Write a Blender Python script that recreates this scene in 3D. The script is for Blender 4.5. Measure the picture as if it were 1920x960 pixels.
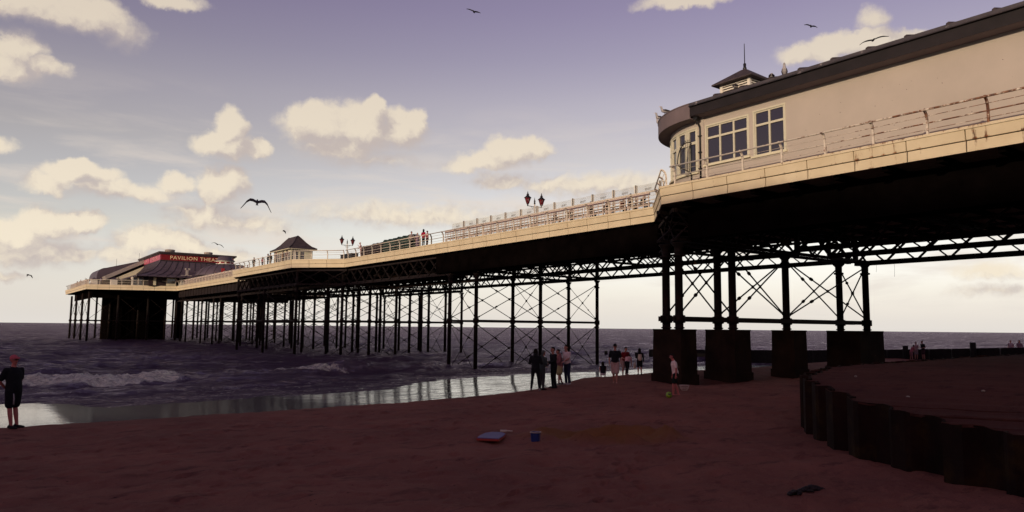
import bpy, bmesh, math, random
import numpy as np
from mathutils import Vector, Matrix
random.seed(7)
rng = np.random.default_rng(7)
for o in list(bpy.data.objects):
    bpy.data.objects.remove(o)
scene = bpy.context.scene
C = scene.collection

# ------------------------------------------------------------------ camera
cam_d = bpy.data.cameras.new('camera')
cam_d.sensor_width = 36.0
cam_d.lens = 36.0 * 1350 / 1920
cam_d.clip_start = 0.1
cam_d.clip_end = 30000
cam = bpy.data.objects.new('camera', cam_d)
C.objects.link(cam)
cam.matrix_world = Matrix(((0.80325018, -0.0665816, -0.59190881, 0.0),
                           (-0.59555605, -0.07291413, -0.79999783, 0.0),
                           (0.01010662, 0.99511327, -0.09822137, 2.6),
                           (0, 0, 0, 1)))
scene.camera = cam
EYE = Vector((0, 0, 2.6))

# ------------------------------------------------------------------ exposure
scene.view_settings.view_transform = 'Standard'
scene.view_settings.look = 'None'
scene.view_settings.exposure = 0.0
scene.view_settings.gamma = 1.0
scene.view_settings.use_curve_mapping = False
scene.render.engine = 'CYCLES'
scene.cycles.max_bounces = 5
scene.cycles.transparent_max_bounces = 12

# ------------------------------------------------------------------ sun
SUN_EL = math.radians(11)
sd = Vector((-0.92, -0.39, 0)).normalized()
sun_dir = Vector((sd.x * math.cos(SUN_EL), sd.y * math.cos(SUN_EL), math.sin(SUN_EL)))
sl = bpy.data.lights.new('sun', 'SUN')
sl.energy = 2.45
sl.angle = math.radians(0.6)
sl.color = (1.0, 0.83, 0.58)
sun = bpy.data.objects.new('sun', sl)
C.objects.link(sun)
sun.rotation_euler = sun_dir.to_track_quat('Z', 'Y').to_euler()
sun.location = (-20, -10, 60)

# ------------------------------------------------------------------ sky
world = bpy.data.worlds.new('World')
scene.world = world
world.use_nodes = True
nt = world.node_tree
nt.nodes.clear()

class NG:
    """tiny node helper"""
    def __init__(s, tree): s.t = tree
    def n(s, typ, **kw):
        nd = s.t.nodes.new(typ)
        for k, v in kw.items(): setattr(nd, k, v)
        return nd
    def put(s, sock, v):
        if v is None: return
        if hasattr(v, 'links'): s.t.links.new(v, sock)
        else: sock.default_value = v
    def m(s, op, a, b=None, c=None, clamp=False):
        nd = s.n('ShaderNodeMath', operation=op, use_clamp=clamp)
        s.put(nd.inputs[0], a); s.put(nd.inputs[1], b)
        if c is not None: s.put(nd.inputs[2], c)
        return nd.outputs[0]
    def vm(s, op, a, b=None, out=0):
        nd = s.n('ShaderNodeVectorMath', operation=op)
        s.put(nd.inputs[0], a); s.put(nd.inputs[1], b)
        return nd.outputs[out]
    def ramp(s, fac, stops, interp='LINEAR'):
        nd = s.n('ShaderNodeValToRGB')
        nd.color_ramp.interpolation = interp
        el = nd.color_ramp.elements
        while len(el) < len(stops): el.new(0.5)
        for e, (p, c) in zip(el, stops):
            e.position = p
            e.color = (c[0], c[1], c[2], 1) if hasattr(c, '__len__') else (c, c, c, 1)
        s.put(nd.inputs[0], fac)
        return nd.outputs[0]
    def mix(s, fac, a, b, blend='MIX'):
        nd = s.n('ShaderNodeMix', data_type='RGBA', blend_type=blend)
        s.put(nd.inputs[0], fac); s.put(nd.inputs[6], a); s.put(nd.inputs[7], b)
        return nd.outputs[2]
    def noise(s, vec, scale, detail=4, rough=0.5, out=0, dist=0.0):
        nd = s.n('ShaderNodeTexNoise')
        s.put(nd.inputs['Vector'], vec)
        nd.inputs['Scale'].default_value = scale
        nd.inputs['Detail'].default_value = detail
        nd.inputs['Roughness'].default_value = rough
        nd.inputs['Distortion'].default_value = dist
        return nd.outputs[out]

def smooth_range(g, v, a, b):
    nd = g.n('ShaderNodeMapRange', interpolation_type='SMOOTHSTEP')
    g.put(nd.inputs[0], v)
    nd.inputs[1].default_value = a; nd.inputs[2].default_value = b
    nd.inputs[3].default_value = 0; nd.inputs[4].default_value = 1
    return nd.outputs[0]

# cloud lumps in the sky dome: azimuth, elevation, half-width, half-height (degrees), strength
CLOUDS = [(21.14, 15.24, 2.94, 1.78, 1.1),
  (24.42, 15.27, 3.15, 1.92, 1.1),
  (27.57, 15.25, 2.21, 1.7, 1.1),
  (25.33, 16.82, 1.09, 0.96, 1.2),
  (19.92, 15.53, 1.61, 1.18, 1),
  (22.82, 13.75, 3.52, 1.13, 0.9),
  (28.75, 15.71, 1.11, 1.3, 1),
  (14.62, 14.31, 1.28, 1.53, 1.1),
  (14.79, 12.97, 2.66, 1.08, 1),
  (16.8, 13.08, 1.08, 0.86, 0.9),
  (13.48, 13.23, 1.41, 0.99, 0.9),
  (14.19, 10.03, 1.79, 1.63, 1.2),
  (14.71, 10.74, 1.05, 1.01, 1.1),
  (13.18, 8.15, 2.77, 0.85, 0.6),
  (11.29, 10.05, 1.21, 0.69, 0.7),
  (14.86, 7.6, 4.18, 0.71, 0.4),
  (5.09, 10.15, 2.25, 0.86, 0.9),
  (6.9, 9.36, 3.18, 0.73, 0.7),
  (4.89, 10.84, 1.01, 0.5, 0.9),
  (3.28, 9.39, 1.53, 0.71, 0.6),
  (9.08, 9.27, 2.07, 0.6, 0.4),
  (3.46, 6.56, 2.31, 1.24, 1),
  (5.28, 7.0, 1.43, 0.87, 1.1),
  (1.73, 5.7, 1.77, 1.18, 0.9),
  (2.69, 4.54, 2.73, 1.13, 0.7),
  (4.48, 4.84, 2.52, 0.93, 0.7),
  (9.95, 5.74, 2.8, 1.06, 0.8),
  (11.87, 5.74, 1.97, 1.0, 0.9),
  (13.51, 5.04, 2.95, 0.78, 0.6),
  (8.66, 4.72, 2.04, 0.83, 0.5),
  (1.63, 2.9, 1.16, 0.28, 0.35),
  (36.41, 13.86, 2.16, 1.24, 1),
  (38.27, 14.16, 1.47, 0.99, 0.9),
  (34.48, 13.08, 3.02, 0.67, 0.7),
  (35.57, 11.63, 2.59, 0.71, 0.6),
  (32.54, 12.66, 1.72, 0.5, 0.4),
  (24.91, 12.86, 3.78, 0.57, 0.35),
  (39.45, 11.15, 2.57, 0.67, 0.3),
  (61.24, 20.21, 2.14, 1.01, 0.9),
  (63.38, 20.12, 2.73, 0.99, 1),
  (65.79, 19.98, 1.48, 0.76, 0.8),
  (58.82, 20.02, 1.85, 0.74, 0.6),
  (63.9, 21.7, 0.83, 0.76, 0.35),
  (1.33, 20.42, 3.37, 1.1, 0.8),
  (5.06, 20.66, 2.64, 1.27, 0.8),
  (1.09, 17.53, 1.63, 1.12, 0.8),
  (2.65, 16.66, 1.53, 0.74, 0.8),
  (0.74, 16.28, 2.07, 0.93, 0.7),
  (10.42, 22.63, 2.18, 0.56, 0.6),
  (7.1, 19.96, 1.35, 0.9, 0.3),
  (50.37, 24.68, 3.69, 0.51, 0.6),
  (70.28, 3.95, 2.01, 0.56, 0.35),
  (70.81, 2.71, 2.26, 0.35, 0.25),
  (0.51, 11.19, 0.68, 0.44, 0.35),
  (43.72, 11.12, 6.25, 0.92, 0.35),
  (28.79, 8.66, 7.67, 0.84, 0.3)]

g = NG(nt)
tc = g.n('ShaderNodeTexCoord')
sep = g.n('ShaderNodeSeparateXYZ'); g.put(sep.inputs[0], tc.outputs['Generated'])
az = g.m('MULTIPLY', g.m('ARCTAN2', sep.outputs[0], sep.outputs[1]), 57.29578)
el = g.m('MULTIPLY', g.m('ARCSINE', sep.outputs[2]), 57.29578)
comb = g.n('ShaderNodeCombineXYZ'); g.put(comb.inputs[0], az); g.put(comb.inputs[1], el)
ang = comb.outputs[0]
# warp the angles so the lumps get billowing edges
w1 = g.noise(ang, 0.33, 3, 0.5, 1)
w2 = g.noise(ang, 1.0, 6, 0.62, 1)
wv = g.vm('ADD', g.vm('MULTIPLY', g.vm('SUBTRACT', w1, (0.5, 0.5, 0.5)), (2.1, 1.5, 0)),
          g.vm('MULTIPLY', g.vm('SUBTRACT', w2, (0.5, 0.5, 0.5)), (1.05, 1.0, 0)))
warped = g.vm('ADD', ang, wv)

def cloud_group():
    t = bpy.data.node_groups.new('cloud_field', 'ShaderNodeTree')
    t.interface.new_socket('P', in_out='INPUT', socket_type='NodeSocketVector')
    t.interface.new_socket('F', in_out='OUTPUT', socket_type='NodeSocketFloat')
    gg = NG(t)
    gi = gg.n('NodeGroupInput'); go = gg.n('NodeGroupOutput')
    acc = None
    for (a, e, wa, we, st) in CLOUDS:
        v = gg.vm('MULTIPLY', gg.vm('SUBTRACT', gi.outputs[0], (a, e, 0)), (1 / wa, 1 / we, 0))
        ln = gg.n('ShaderNodeVectorMath', operation='LENGTH'); gg.put(ln.inputs[0], v)
        f = gg.m('MULTIPLY_ADD', ln.outputs['Value'], -st, st)
        acc = f if acc is None else gg.m('SMOOTH_MAX', acc, f, 0.12)
    gg.put(go.inputs[0], acc)
    return t
cg = cloud_group()
def field(p):
    nd = g.n('ShaderNodeGroup'); nd.node_tree = cg
    g.put(nd.inputs[0], p)
    return nd.outputs[0]
f0 = field(warped)
f1 = field(g.vm('ADD', warped, (-0.9, 1.3, 0)))      # the field a little towards the light
billow = g.noise(ang, 0.9, 5, 0.6)
fd = g.m('ADD', f0, g.m('MULTIPLY', g.m('SUBTRACT', billow, 0.5), 0.34))
lit = smooth_range(g, g.m('ADD', g.m('SUBTRACT', f0, f1), g.m('MULTIPLY', g.m('SUBTRACT', billow, 0.5), 0.6)), -0.40, 0.25)
bp0 = g.noise(warped, 1.05, 5, 0.55); bp1 = g.noise(g.vm('ADD', warped, (-0.22, 0.30, 0)), 1.05, 5, 0.55)
relief = g.m('SUBTRACT', bp0, bp1)
shade = smooth_range(g, g.m('ADD', g.m('SUBTRACT', f0, f1), g.m('MULTIPLY', relief, 1.2)), -0.40, 0.72)
dn = g.n('ShaderNodeMapRange', interpolation_type='SMOOTHSTEP')
g.put(dn.inputs[0], fd); dn.inputs[1].default_value = -0.24; g.put(dn.inputs[2], g.m('MULTIPLY_ADD', lit, -0.34, 0.56)); dn.inputs[3].default_value = 0; dn.inputs[4].default_value = 0.93
dens = dn.outputs[0]
# low streaky haze cloud near the horizon
lowv = g.vm('MULTIPLY', ang, (0.055, 0.30, 1))
lown = g.noise(lowv, 1.6, 6, 0.55, 0, 0.4)
lowm = g.m('MULTIPLY', smooth_range(g, lown, 0.46, 0.70), g.ramp(g.m('DIVIDE', el, 30), [(0, 0.25), (0.1, 0.7), (0.3, 0.75), (0.42, 0.35), (0.6, 0.0)]))

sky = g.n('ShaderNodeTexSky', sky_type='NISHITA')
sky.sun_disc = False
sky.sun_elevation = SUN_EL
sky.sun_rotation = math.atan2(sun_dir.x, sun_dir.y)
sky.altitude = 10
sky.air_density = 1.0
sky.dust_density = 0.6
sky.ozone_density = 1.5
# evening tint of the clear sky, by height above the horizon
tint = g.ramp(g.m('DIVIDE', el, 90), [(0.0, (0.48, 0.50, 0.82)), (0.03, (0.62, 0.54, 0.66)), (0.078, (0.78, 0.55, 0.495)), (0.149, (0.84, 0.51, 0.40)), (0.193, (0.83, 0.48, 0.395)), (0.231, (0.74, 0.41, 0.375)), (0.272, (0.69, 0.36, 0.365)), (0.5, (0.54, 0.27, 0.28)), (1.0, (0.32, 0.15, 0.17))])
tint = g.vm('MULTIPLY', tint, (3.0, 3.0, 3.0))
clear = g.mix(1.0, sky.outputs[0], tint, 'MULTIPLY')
haze_c = (9.6, 8.8, 7.5, 1)
ccol = g.mix(shade, (5.7, 4.95, 4.6, 1), (9.1, 8.0, 6.3, 1))
# cloud colour is lower and creamier towards the top of the picture
ccol = g.mix(g.ramp(g.m('DIVIDE', el, 90), [(0.06, 0.0), (0.30, 0.45)]), ccol, (4.6, 3.7, 3.3, 1))
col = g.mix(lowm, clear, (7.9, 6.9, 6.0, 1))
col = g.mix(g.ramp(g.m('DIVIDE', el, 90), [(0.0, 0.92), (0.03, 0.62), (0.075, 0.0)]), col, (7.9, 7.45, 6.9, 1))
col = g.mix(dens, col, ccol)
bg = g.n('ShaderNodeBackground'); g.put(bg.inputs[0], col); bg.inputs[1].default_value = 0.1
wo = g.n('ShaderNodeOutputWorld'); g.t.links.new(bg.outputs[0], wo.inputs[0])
world.cycles.sampling_method = 'MANUAL'
world.cycles.sample_map_resolution = 512

# ------------------------------------------------------------------ materials
def new_mat(name):
    m = bpy.data.materials.new(name); m.use_nodes = True
    t = m.node_tree
    p = t.nodes['Principled BSDF']
    return m, NG(t), p

def mat(name, c, rough=0.6, var=0.25, scale=3.0, bump=0.0, bscale=20.0, spec=0.5, metal=0.0, c2=None, c2amt=(0.55, 0.75), emis=None):
    m, g, p = new_mat(name)
    tc = g.n('ShaderNodeTexCoord')
    ob = tc.outputs['Object']
    n = g.noise(ob, scale, 5, 0.6)
    dark = tuple(x * (1 - var) for x in c); lite = tuple(min(1, x * (1 + var)) for x in c)
    col = g.ramp(n, [(0.3, dark), (0.7, lite)])
    if c2:
        n2 = g.noise(ob, scale * 0.6 + 0.7, 6, 0.65)
        col = g.mix(smooth_range(g, n2, *c2amt), col, (*c2, 1))
    g.put(p.inputs['Base Color'], col)
    p.inputs['Roughness'].default_value = rough
    p.inputs['Specular IOR Level'].default_value = spec
    p.inputs['Metallic'].default_value = metal
    if bump:
        b = g.n('ShaderNodeBump'); b.inputs['Strength'].default_value = bump
        b.inputs['Distance'].default_value = 0.02
        g.put(b.inputs['Height'], g.noise(ob, bscale, 5, 0.6))
        g.t.links.new(b.outputs[0], p.inputs['Normal'])
    if emis:
        p.inputs['Emission Color'].default_value = (*emis[:3], 1); p.inputs['Emission Strength'].default_value = emis[3]
    return m

M = {}
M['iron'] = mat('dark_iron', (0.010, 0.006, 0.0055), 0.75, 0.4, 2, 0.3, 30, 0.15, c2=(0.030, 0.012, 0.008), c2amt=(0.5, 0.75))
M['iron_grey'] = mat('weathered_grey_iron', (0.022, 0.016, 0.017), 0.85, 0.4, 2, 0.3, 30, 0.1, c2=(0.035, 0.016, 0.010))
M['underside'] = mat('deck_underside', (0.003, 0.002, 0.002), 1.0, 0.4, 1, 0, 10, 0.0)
M['deck'] = mat('deck_boards', (0.16, 0.12, 0.09), 0.8, 0.3, 6, 0.2)
M['concrete'] = mat('pier_concrete', (0.018, 0.010, 0.007), 0.95, 0.5, 0.9, 0.8, 12, 0.1, c2=(0.13, 0.10, 0.065), c2amt=(0.66, 0.8))
M['wall'] = mat('pinkish_render', (0.47, 0.405, 0.36), 0.85, 0.06, 0.5, 0.1, 40, 0.2)
M['wall_cream'] = mat('cream_render', (0.68, 0.62, 0.46), 0.8, 0.08, 1, 0.1, 40, 0.2)
M['frame'] = mat('cream_window_frame', (0.60, 0.56, 0.44), 0.5, 0.05, 4)
M['white'] = mat('white_paint', (0.74, 0.68, 0.60), 0.5, 0.08, 3, c2=(0.5, 0.42, 0.33), c2amt=(0.62, 0.8))
M['bench'] = mat('bench_paint', (0.60, 0.48, 0.42), 0.6, 0.12, 3, c2=(0.42, 0.32, 0.27), c2amt=(0.6, 0.8))
M['slate'] = mat('slate_roof', (0.055, 0.040, 0.045), 0.7, 0.3, 3, 0.3, 15, 0.3)
M['eave_dark'] = mat('dark_eave_board', (0.014, 0.010, 0.012), 0.65, 0.3, 1.5, 0.2, 15, 0.3)
M['capping'] = mat('eave_capping', (0.06, 0.05, 0.055), 0.35, 0.3, 2, 0.1, 10, 0.5, c2=(0.30, 0.26, 0.27), c2amt=(0.62, 0.7))  # pale patches are sky reflections painted into the colour
M['eave_grey'] = mat('mauve_grey_eave', (0.165, 0.125, 0.135), 0.75, 0.12, 1.0, 0.2, 8, 0.3)
M['zinc'] = mat('mauve_zinc_roof', (0.085, 0.062, 0.085), 0.55, 0.2, 0.6, 0.1, 8, 0.4)
M['band'] = mat('pale_roof_band', (0.36, 0.31, 0.29), 0.6, 0.1, 1)
M['sign_red'] = mat('dark_red_sign', (0.19, 0.006, 0.012), 0.6, 0.12, 1.5, 0, 10, 0.3)
M['sign_glare'] = mat('sunlit_red_sign', (0.42, 0.065, 0.12), 0.45, 0.15, 1.5)  # same red sign, sun glare painted in as pink
M['letter'] = mat('cream_letter', (0.80, 0.58, 0.34), 0.5, 0.05, 2)
M['letter_dim'] = mat('dim_letter', (0.62, 0.30, 0.33), 0.5, 0.05, 2)
M['black'] = mat('black_iron_paint', (0.010, 0.009, 0.010), 0.45, 0.2, 5)
M['lamp_red'] = mat('red_lamp_glass', (0.16, 0.012, 0.022), 0.25, 0.5, 18, c2=(0.35, 0.28, 0.27), c2amt=(0.55, 0.62))
M['green'] = mat('dark_green_cover', (0.008, 0.026, 0.017), 0.6, 0.3, 1.5, 0.4, 4)
M['maroon'] = mat('dark_maroon_cover', (0.022, 0.009, 0.012), 0.7, 0.3, 1.5, 0.4, 4)
M['darkbox'] = mat('black_box', (0.012, 0.012, 0.014), 0.6, 0.3, 2)
M['text'] = mat('glass_lettering', (0.10, 0.09, 0.09), 0.6, 0.1, 2)
M['seaweed'] = mat('dark_seaweed', (0.010, 0.004, 0.004), 0.6, 0.4, 8, 0.6, 20)
M['blue'] = mat('blue_plastic', (0.012, 0.03, 0.16), 0.4, 0.2, 6)
M['board_blue'] = mat('violet_foam', (0.09, 0.07, 0.22), 0.6, 0.1, 6)
M['board_red'] = mat('red_foam', (0.32, 0.03, 0.02), 0.6, 0.1, 6)
M['pale'] = mat('pale_plastic', (0.52, 0.42, 0.36), 0.5, 0.1, 6)
M['red'] = mat('red_cloth', (0.35, 0.02, 0.03), 0.8, 0.2, 6)
M['sun_blocker'] = mat('sun_blocker_earth', (0.05, 0.035, 0.022), 0.95, 0.4, 0.1, 0.5, 1)
M['prom'] = mat('promenade_stone', (0.10, 0.07, 0.055), 0.9, 0.3, 0.4, 0.4, 3)
M['groyne'] = mat('wet_groyne_timber', (0.012, 0.008, 0.008), 0.75, 0.4, 3, 0.5, 10, 0.2)
M['pile'] = mat('rusty_sheet_pile', (0.013, 0.005, 0.004), 0.85, 0.5, 1.2, 0.6, 25, 0.12, c2=(0.030, 0.016, 0.005), c2amt=(0.5, 0.7))
M['gull'] = mat('gull_feathers', (0.36, 0.33, 0.34), 0.8, 0.2, 12)
M['gull_dark'] = mat('dark_gull_feathers', (0.035, 0.028, 0.035), 0.8, 0.2, 12)
M['skin'] = mat('skin', (0.36, 0.15, 0.12), 0.55, 0.1, 8)
M['eye'] = mat('eye_dark', (0.01, 0.008, 0.008), 0.3, 0.1, 8)
M['curtain'] = mat('room_behind_glass', (0.03, 0.02, 0.035), 0.9, 0.5, 0.8, c2=(0.12, 0.09, 0.09), c2amt=(0.6, 0.66))

def cloth(name, c):
    k = 'cloth_' + name
    if k not in M: M[k] = mat(k, c, 0.9, 0.15, 7, 0.2, 12, 0.15)
    return M[k]

def fascia_mat():
    m, g, p = new_mat('cream_fascia_paint')
    ge = g.n('ShaderNodeNewGeometry'); sp = g.n('ShaderNodeSeparateXYZ'); g.put(sp.inputs[0], ge.outputs['Position'])
    n1 = g.noise(ge.outputs['Position'], 0.8, 5, 0.6)
    base = g.ramp(n1, [(0.3, (0.60, 0.49, 0.335)), (0.7, (0.70, 0.59, 0.42))])
    st = g.vm('MULTIPLY', ge.outputs['Position'], (1, 1.6, 0.35))
    n2 = g.noise(st, 2.2, 6, 0.7)
    near = g.ramp(g.m('DIVIDE', sp.outputs[1], 40), [(0.2, 0.115), (0.35, 0.07), (0.6, 0.02), (0.9, 0.0)])
    # rust gathers along the lower lip and below the joints
    zz = g.m('FRACT', g.m('DIVIDE', g.m('SUBTRACT', sp.outputs[2], 9.17), 0.48))
    edge = g.ramp(zz, [(0.0, 0.10), (0.16, 0.0), (0.84, 0.0), (1.0, 0.06)])
    rust = smooth_range(g, g.m('ADD', n2, g.m('ADD', near, edge)), 0.66, 0.80)
    rc = g.ramp(g.noise(ge.outputs['Position'], 5, 4), [(0.35, (0.06, 0.018, 0.01)), (0.65, (0.26, 0.10, 0.035))])
    g.put(p.inputs['Base Color'], g.mix(rust, base, rc))
    p.inputs['Roughness'].default_value = 0.6
    p.inputs['Specular IOR Level'].default_value = 0.3
    return m
M['fascia'] = fascia_mat()
M['rust'] = mat('rusty_recess', (0.035, 0.016, 0.010), 0.9, 0.4, 4)

def rail_mat():
    m, g, p = new_mat('railing_paint')
    ge = g.n('ShaderNodeNewGeometry'); sp = g.n('ShaderNodeSeparateXYZ'); g.put(sp.inputs[0], ge.outputs['Position'])
    near = g.ramp(g.m('DIVIDE', sp.outputs[1], 40), [(0.22, 0.30), (0.40, 0.14), (0.55, 0.0), (0.9, -0.02)])
    n2 = g.noise(ge.outputs['Position'], 3.0, 6, 0.7)
    rust = smooth_range(g, g.m('ADD', n2, near), 0.62, 0.76)
    rc = g.ramp(g.noise(ge.outputs['Position'], 7, 4), [(0.35, (0.07, 0.02, 0.012)), (0.65, (0.22, 0.085, 0.035))])
    g.put(p.inputs['Base Color'], g.mix(rust, (0.66, 0.58, 0.50, 1), rc))
    p.inputs['Roughness'].default_value = 0.5
    return m
M['rail'] = rail_mat()

def glass_mat(name, col, rough=0.05, spec=0.9, vary=True):
    m, g, p = new_mat(name)
    p.inputs['IOR'].default_value = 1.45
    p.inputs['Base Color'].default_value = (*col, 1)
    p.inputs['Roughness'].default_value = rough
    p.inputs['Specular IOR Level'].default_value = spec
    return m
M['glass'] = glass_mat('dark_window_glass', (0.018, 0.012, 0.03), 0.04, 1.0)

def pane_mat():
    m = bpy.data.materials.new('clear_screen_glass'); m.use_nodes = True
    t = m.node_tree; t.nodes.clear(); g = NG(t)
    tr = g.n('ShaderNodeBsdfTransparent'); tr.inputs[0].default_value = (0.94, 0.94, 0.93, 1)
    gl = g.n('ShaderNodeBsdfGlossy'); gl.inputs[0].default_value = (0.9, 0.9, 0.9, 1); gl.inputs[1].default_value = 0.08
    df = g.n('ShaderNodeBsdfDiffuse'); df.inputs[0].default_value = (0.75, 0.72, 0.68, 1)
    a = g.n('ShaderNodeMixShader'); a.inputs[0].default_value = 0.06
    t.links.new(tr.outputs[0], a.inputs[1]); t.links.new(gl.outputs[0], a.inputs[2])
    b = g.n('ShaderNodeMixShader'); b.inputs[0].default_value = 0.12
    t.links.new(a.outputs[0], b.inputs[1]); t.links.new(df.outputs[0], b.inputs[2])
    o = g.n('ShaderNodeOutputMaterial'); t.links.new(b.outputs[0], o.inputs[0])
    return m
M['pane'] = pane_mat()

# ------------------------------------------------------------------ mesh helpers
class MB:
    def __init__(s): s.v = []; s.f = []; s.mi = []; s.sm = []
    def add(s, vs, fs, mi=0, smooth=False):
        b = len(s.v); s.v += [tuple(v) for v in vs]
        for f in fs: s.f.append(tuple(i + b for i in f)); s.mi.append(mi); s.sm.append(smooth)
        return s
    def box(s, x0, y0, z0, x1, y1, z1, mi=0):
        vs = [(x0,y0,z0),(x1,y0,z0),(x1,y1,z0),(x0,y1,z0),(x0,y0,z1),(x1,y0,z1),(x1,y1,z1),(x0,y1,z1)]
        return s.add(vs, [(0,3,2,1),(4,5,6,7),(0,1,5,4),(1,2,6,5),(2,3,7,6),(3,0,4,7)], mi)
    def bar(s, p, q, w, h, mi=0, up=(0, 0, 1)):
        p = Vector(p); q = Vector(q); d = (q - p).normalized()
        u = Vector(up)
        if abs(d.dot(u)) > 0.98: u = Vector((1, 0, 0))
        a = d.cross(u).normalized() * (w / 2); b = a.cross(d).normalized() * (h / 2)
        vs = [p-a-b, p+a-b, p+a+b, p-a+b, q-a-b, q+a-b, q+a+b, q-a+b]
        return s.add(vs, [(0,3,2,1),(4,5,6,7),(0,1,5,4),(1,2,6,5),(2,3,7,6),(3,0,4,7)], mi)
    def tube(s, pts, r, n=8, mi=0, smooth=True, caps=True):
        pts = [Vector(p) for p in pts]
        rs = r if hasattr(r, '__len__') else [r] * len(pts)
        rings = []
        prev = None
        for i, p in enumerate(pts):
            d = (pts[min(i + 1, len(pts) - 1)] - pts[max(i - 1, 0)]).normalized()
            if prev is None:
                u = Vector((0, 0, 1)) if abs(d.z) < 0.9 else Vector((1, 0, 0))
                a = d.cross(u).normalized()
            else:
                a = (prev - d * prev.dot(d)).normalized()
            prev = a
            b = d.cross(a)
            rings.append([p + (a * math.cos(2*math.pi*k/n) + b * math.sin(2*math.pi*k/n)) * rs[i] for k in range(n)])
        vs = [v for rg in rings for v in rg]
        fs = []
        for i in range(len(pts) - 1):
            for k in range(n):
                k2 = (k + 1) % n
                fs.append((i*n+k, i*n+k2, (i+1)*n+k2, (i+1)*n+k))
        if caps:
            fs.append(tuple(range(n - 1, -1, -1))); fs.append(tuple((len(pts)-1)*n + k for k in range(n)))
        return s.add(vs, fs, mi, smooth)
    def lathe(s, prof, c=(0, 0, 0), n=16, mi=0, smooth=True, a0=0.0, sy=1.0):
        vs = []; fs = []
        for (r, z) in prof:
            for k in range(n):
                t = a0 + 2*math.pi*k/n
                vs.append((c[0] + r*math.cos(t), c[1] + r*math.sin(t)*sy, c[2] + z))
        for i in range(len(prof) - 1):
            for k in range(n):
                k2 = (k+1) % n
                fs.append((i*n+k, i*n+k2, (i+1)*n+k2, (i+1)*n+k))
        fs.append(tuple(range(n-1, -1, -1))); fs.append(tuple((len(prof)-1)*n+k for k in range(n)))
        return s.add(vs, fs, mi, smooth)
    def prism(s, poly, z0, z1, mi=0):
        n = len(poly)
        vs = [(x, y, z0) for x, y in poly] + [(x, y, z1) for x, y in poly]
        fs = [tuple(range(n-1, -1, -1)), tuple(range(n, 2*n))] + [(i, (i+1) % n, n+(i+1) % n, n+i) for i in range(n)]
        return s.add(vs, fs, mi)
    def capsule(s, p0, p1, r0, r1, n=10, fy=1.0, right=(1, 0, 0), mi=0):
        p0 = Vector(p0); p1 = Vector(p1); d = p1 - p0
        L = d.length
        d = d.normalized() if L > 1e-6 else Vector((0, 0, 1))
        a = Vector(right); a = a - d * a.dot(d)
        if a.length < 0.2: a = Vector((0, 1, 0)) - d * d.y
        a.normalize(); b = d.cross(a)
        prof = []
        for k in range(5):
            t = -math.pi/2 + k * math.pi/8
            prof.append((p0 + d * (math.sin(t) * r0 * min(1, fy + .2)), max(0.001, math.cos(t) * r0)))
        for k in range(5):
            t = k * math.pi/8
            prof.append((p1 + d * (math.sin(t) * r1 * min(1, fy + .2)), max(0.001, math.cos(t) * r1)))
        vs = []; fs = []
        for (c, r) in prof:
            for k in range(n):
                t = 2*math.pi*k/n
                vs.append(c + a*(r*math.cos(t)) + b*(r*math.sin(t)*fy))
        for i in range(len(prof)-1):
            for k in range(n):
                k2 = (k+1) % n
                fs.append((i*n+k, i*n+k2, (i+1)*n+k2, (i+1)*n+k))
        fs.append(tuple(range(n-1, -1, -1))); fs.append(tuple((len(prof)-1)*n+k for k in range(n)))
        return s.add(vs, fs, mi, True)
    def mesh(s, name, mats):
        me = bpy.data.meshes.new(name)
        me.from_pydata([tuple(v) for v in s.v], [], s.f)
        for m in (mats if isinstance(mats, (list, tuple)) else [mats]): me.materials.append(m)
        me.polygons.foreach_set('material_index', s.mi)
        me.polygons.foreach_set('use_smooth', s.sm)
        me.update()
        return me
    def build(s, name, mats, parent=None, label=None):
        if not s.v: return None
        o = bpy.data.objects.new(name, s.mesh(name, mats))
        C.objects.link(o)
        if parent is not None:
            o.parent = parent
        if label: o['label'] = label
        return o

def thing(name, label, cat, loc=(0, 0, 0), rz=0.0, group=None):
    o = bpy.data.objects.new(name, None); C.objects.link(o)
    o.location = loc; o.rotation_euler = (0, 0, rz)
    o.empty_display_size = 0.3
    o['label'] = label; o['category'] = cat
    if group: o['group'] = group
    return o
def tag(o, label, cat, group=None):
    o['label'] = label; o['category'] = cat
    if group: o['group'] = group
    return o
def dup(root, loc=None, rz=None, label=None, group=None):
    r = root.copy(); C.objects.link(r)
    if loc is not None: r.location = loc
    if rz is not None: r.rotation_euler = (0, 0, rz)
    if label: r['label'] = label
    if group: r['group'] = group
    for ch in list(root.children):
        c = ch.copy(); C.objects.link(c); c.parent = r
        for gc in list(ch.children):
            d = gc.copy(); C.objects.link(d); d.parent = c
    return r
def text_mesh(txt, size, name, m, parent, mw, extr=0.01, bold=0.0, align='CENTER', sx=1.0, spacing=1.0):
    cu = bpy.data.curves.new(name, 'FONT'); cu.body = txt; cu.size = size
    cu.extrude = extr; cu.offset = bold; cu.align_x = align; cu.align_y = 'CENTER'
    cu.space_character = spacing; cu.resolution_u = 3
    o = bpy.data.objects.new(name, cu); C.objects.link(o)
    dg = bpy.context.evaluated_depsgraph_get()
    me = bpy.data.meshes.new_from_object(o.evaluated_get(dg))
    bpy.data.objects.remove(o)
    me.materials.clear(); me.materials.append(m)
    r = bpy.data.objects.new(name, me); C.objects.link(r)
    if parent is not None: r.parent = parent
    r.matrix_local = mw @ Matrix.Diagonal((sx, 1, 1, 1))
    return r

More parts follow.
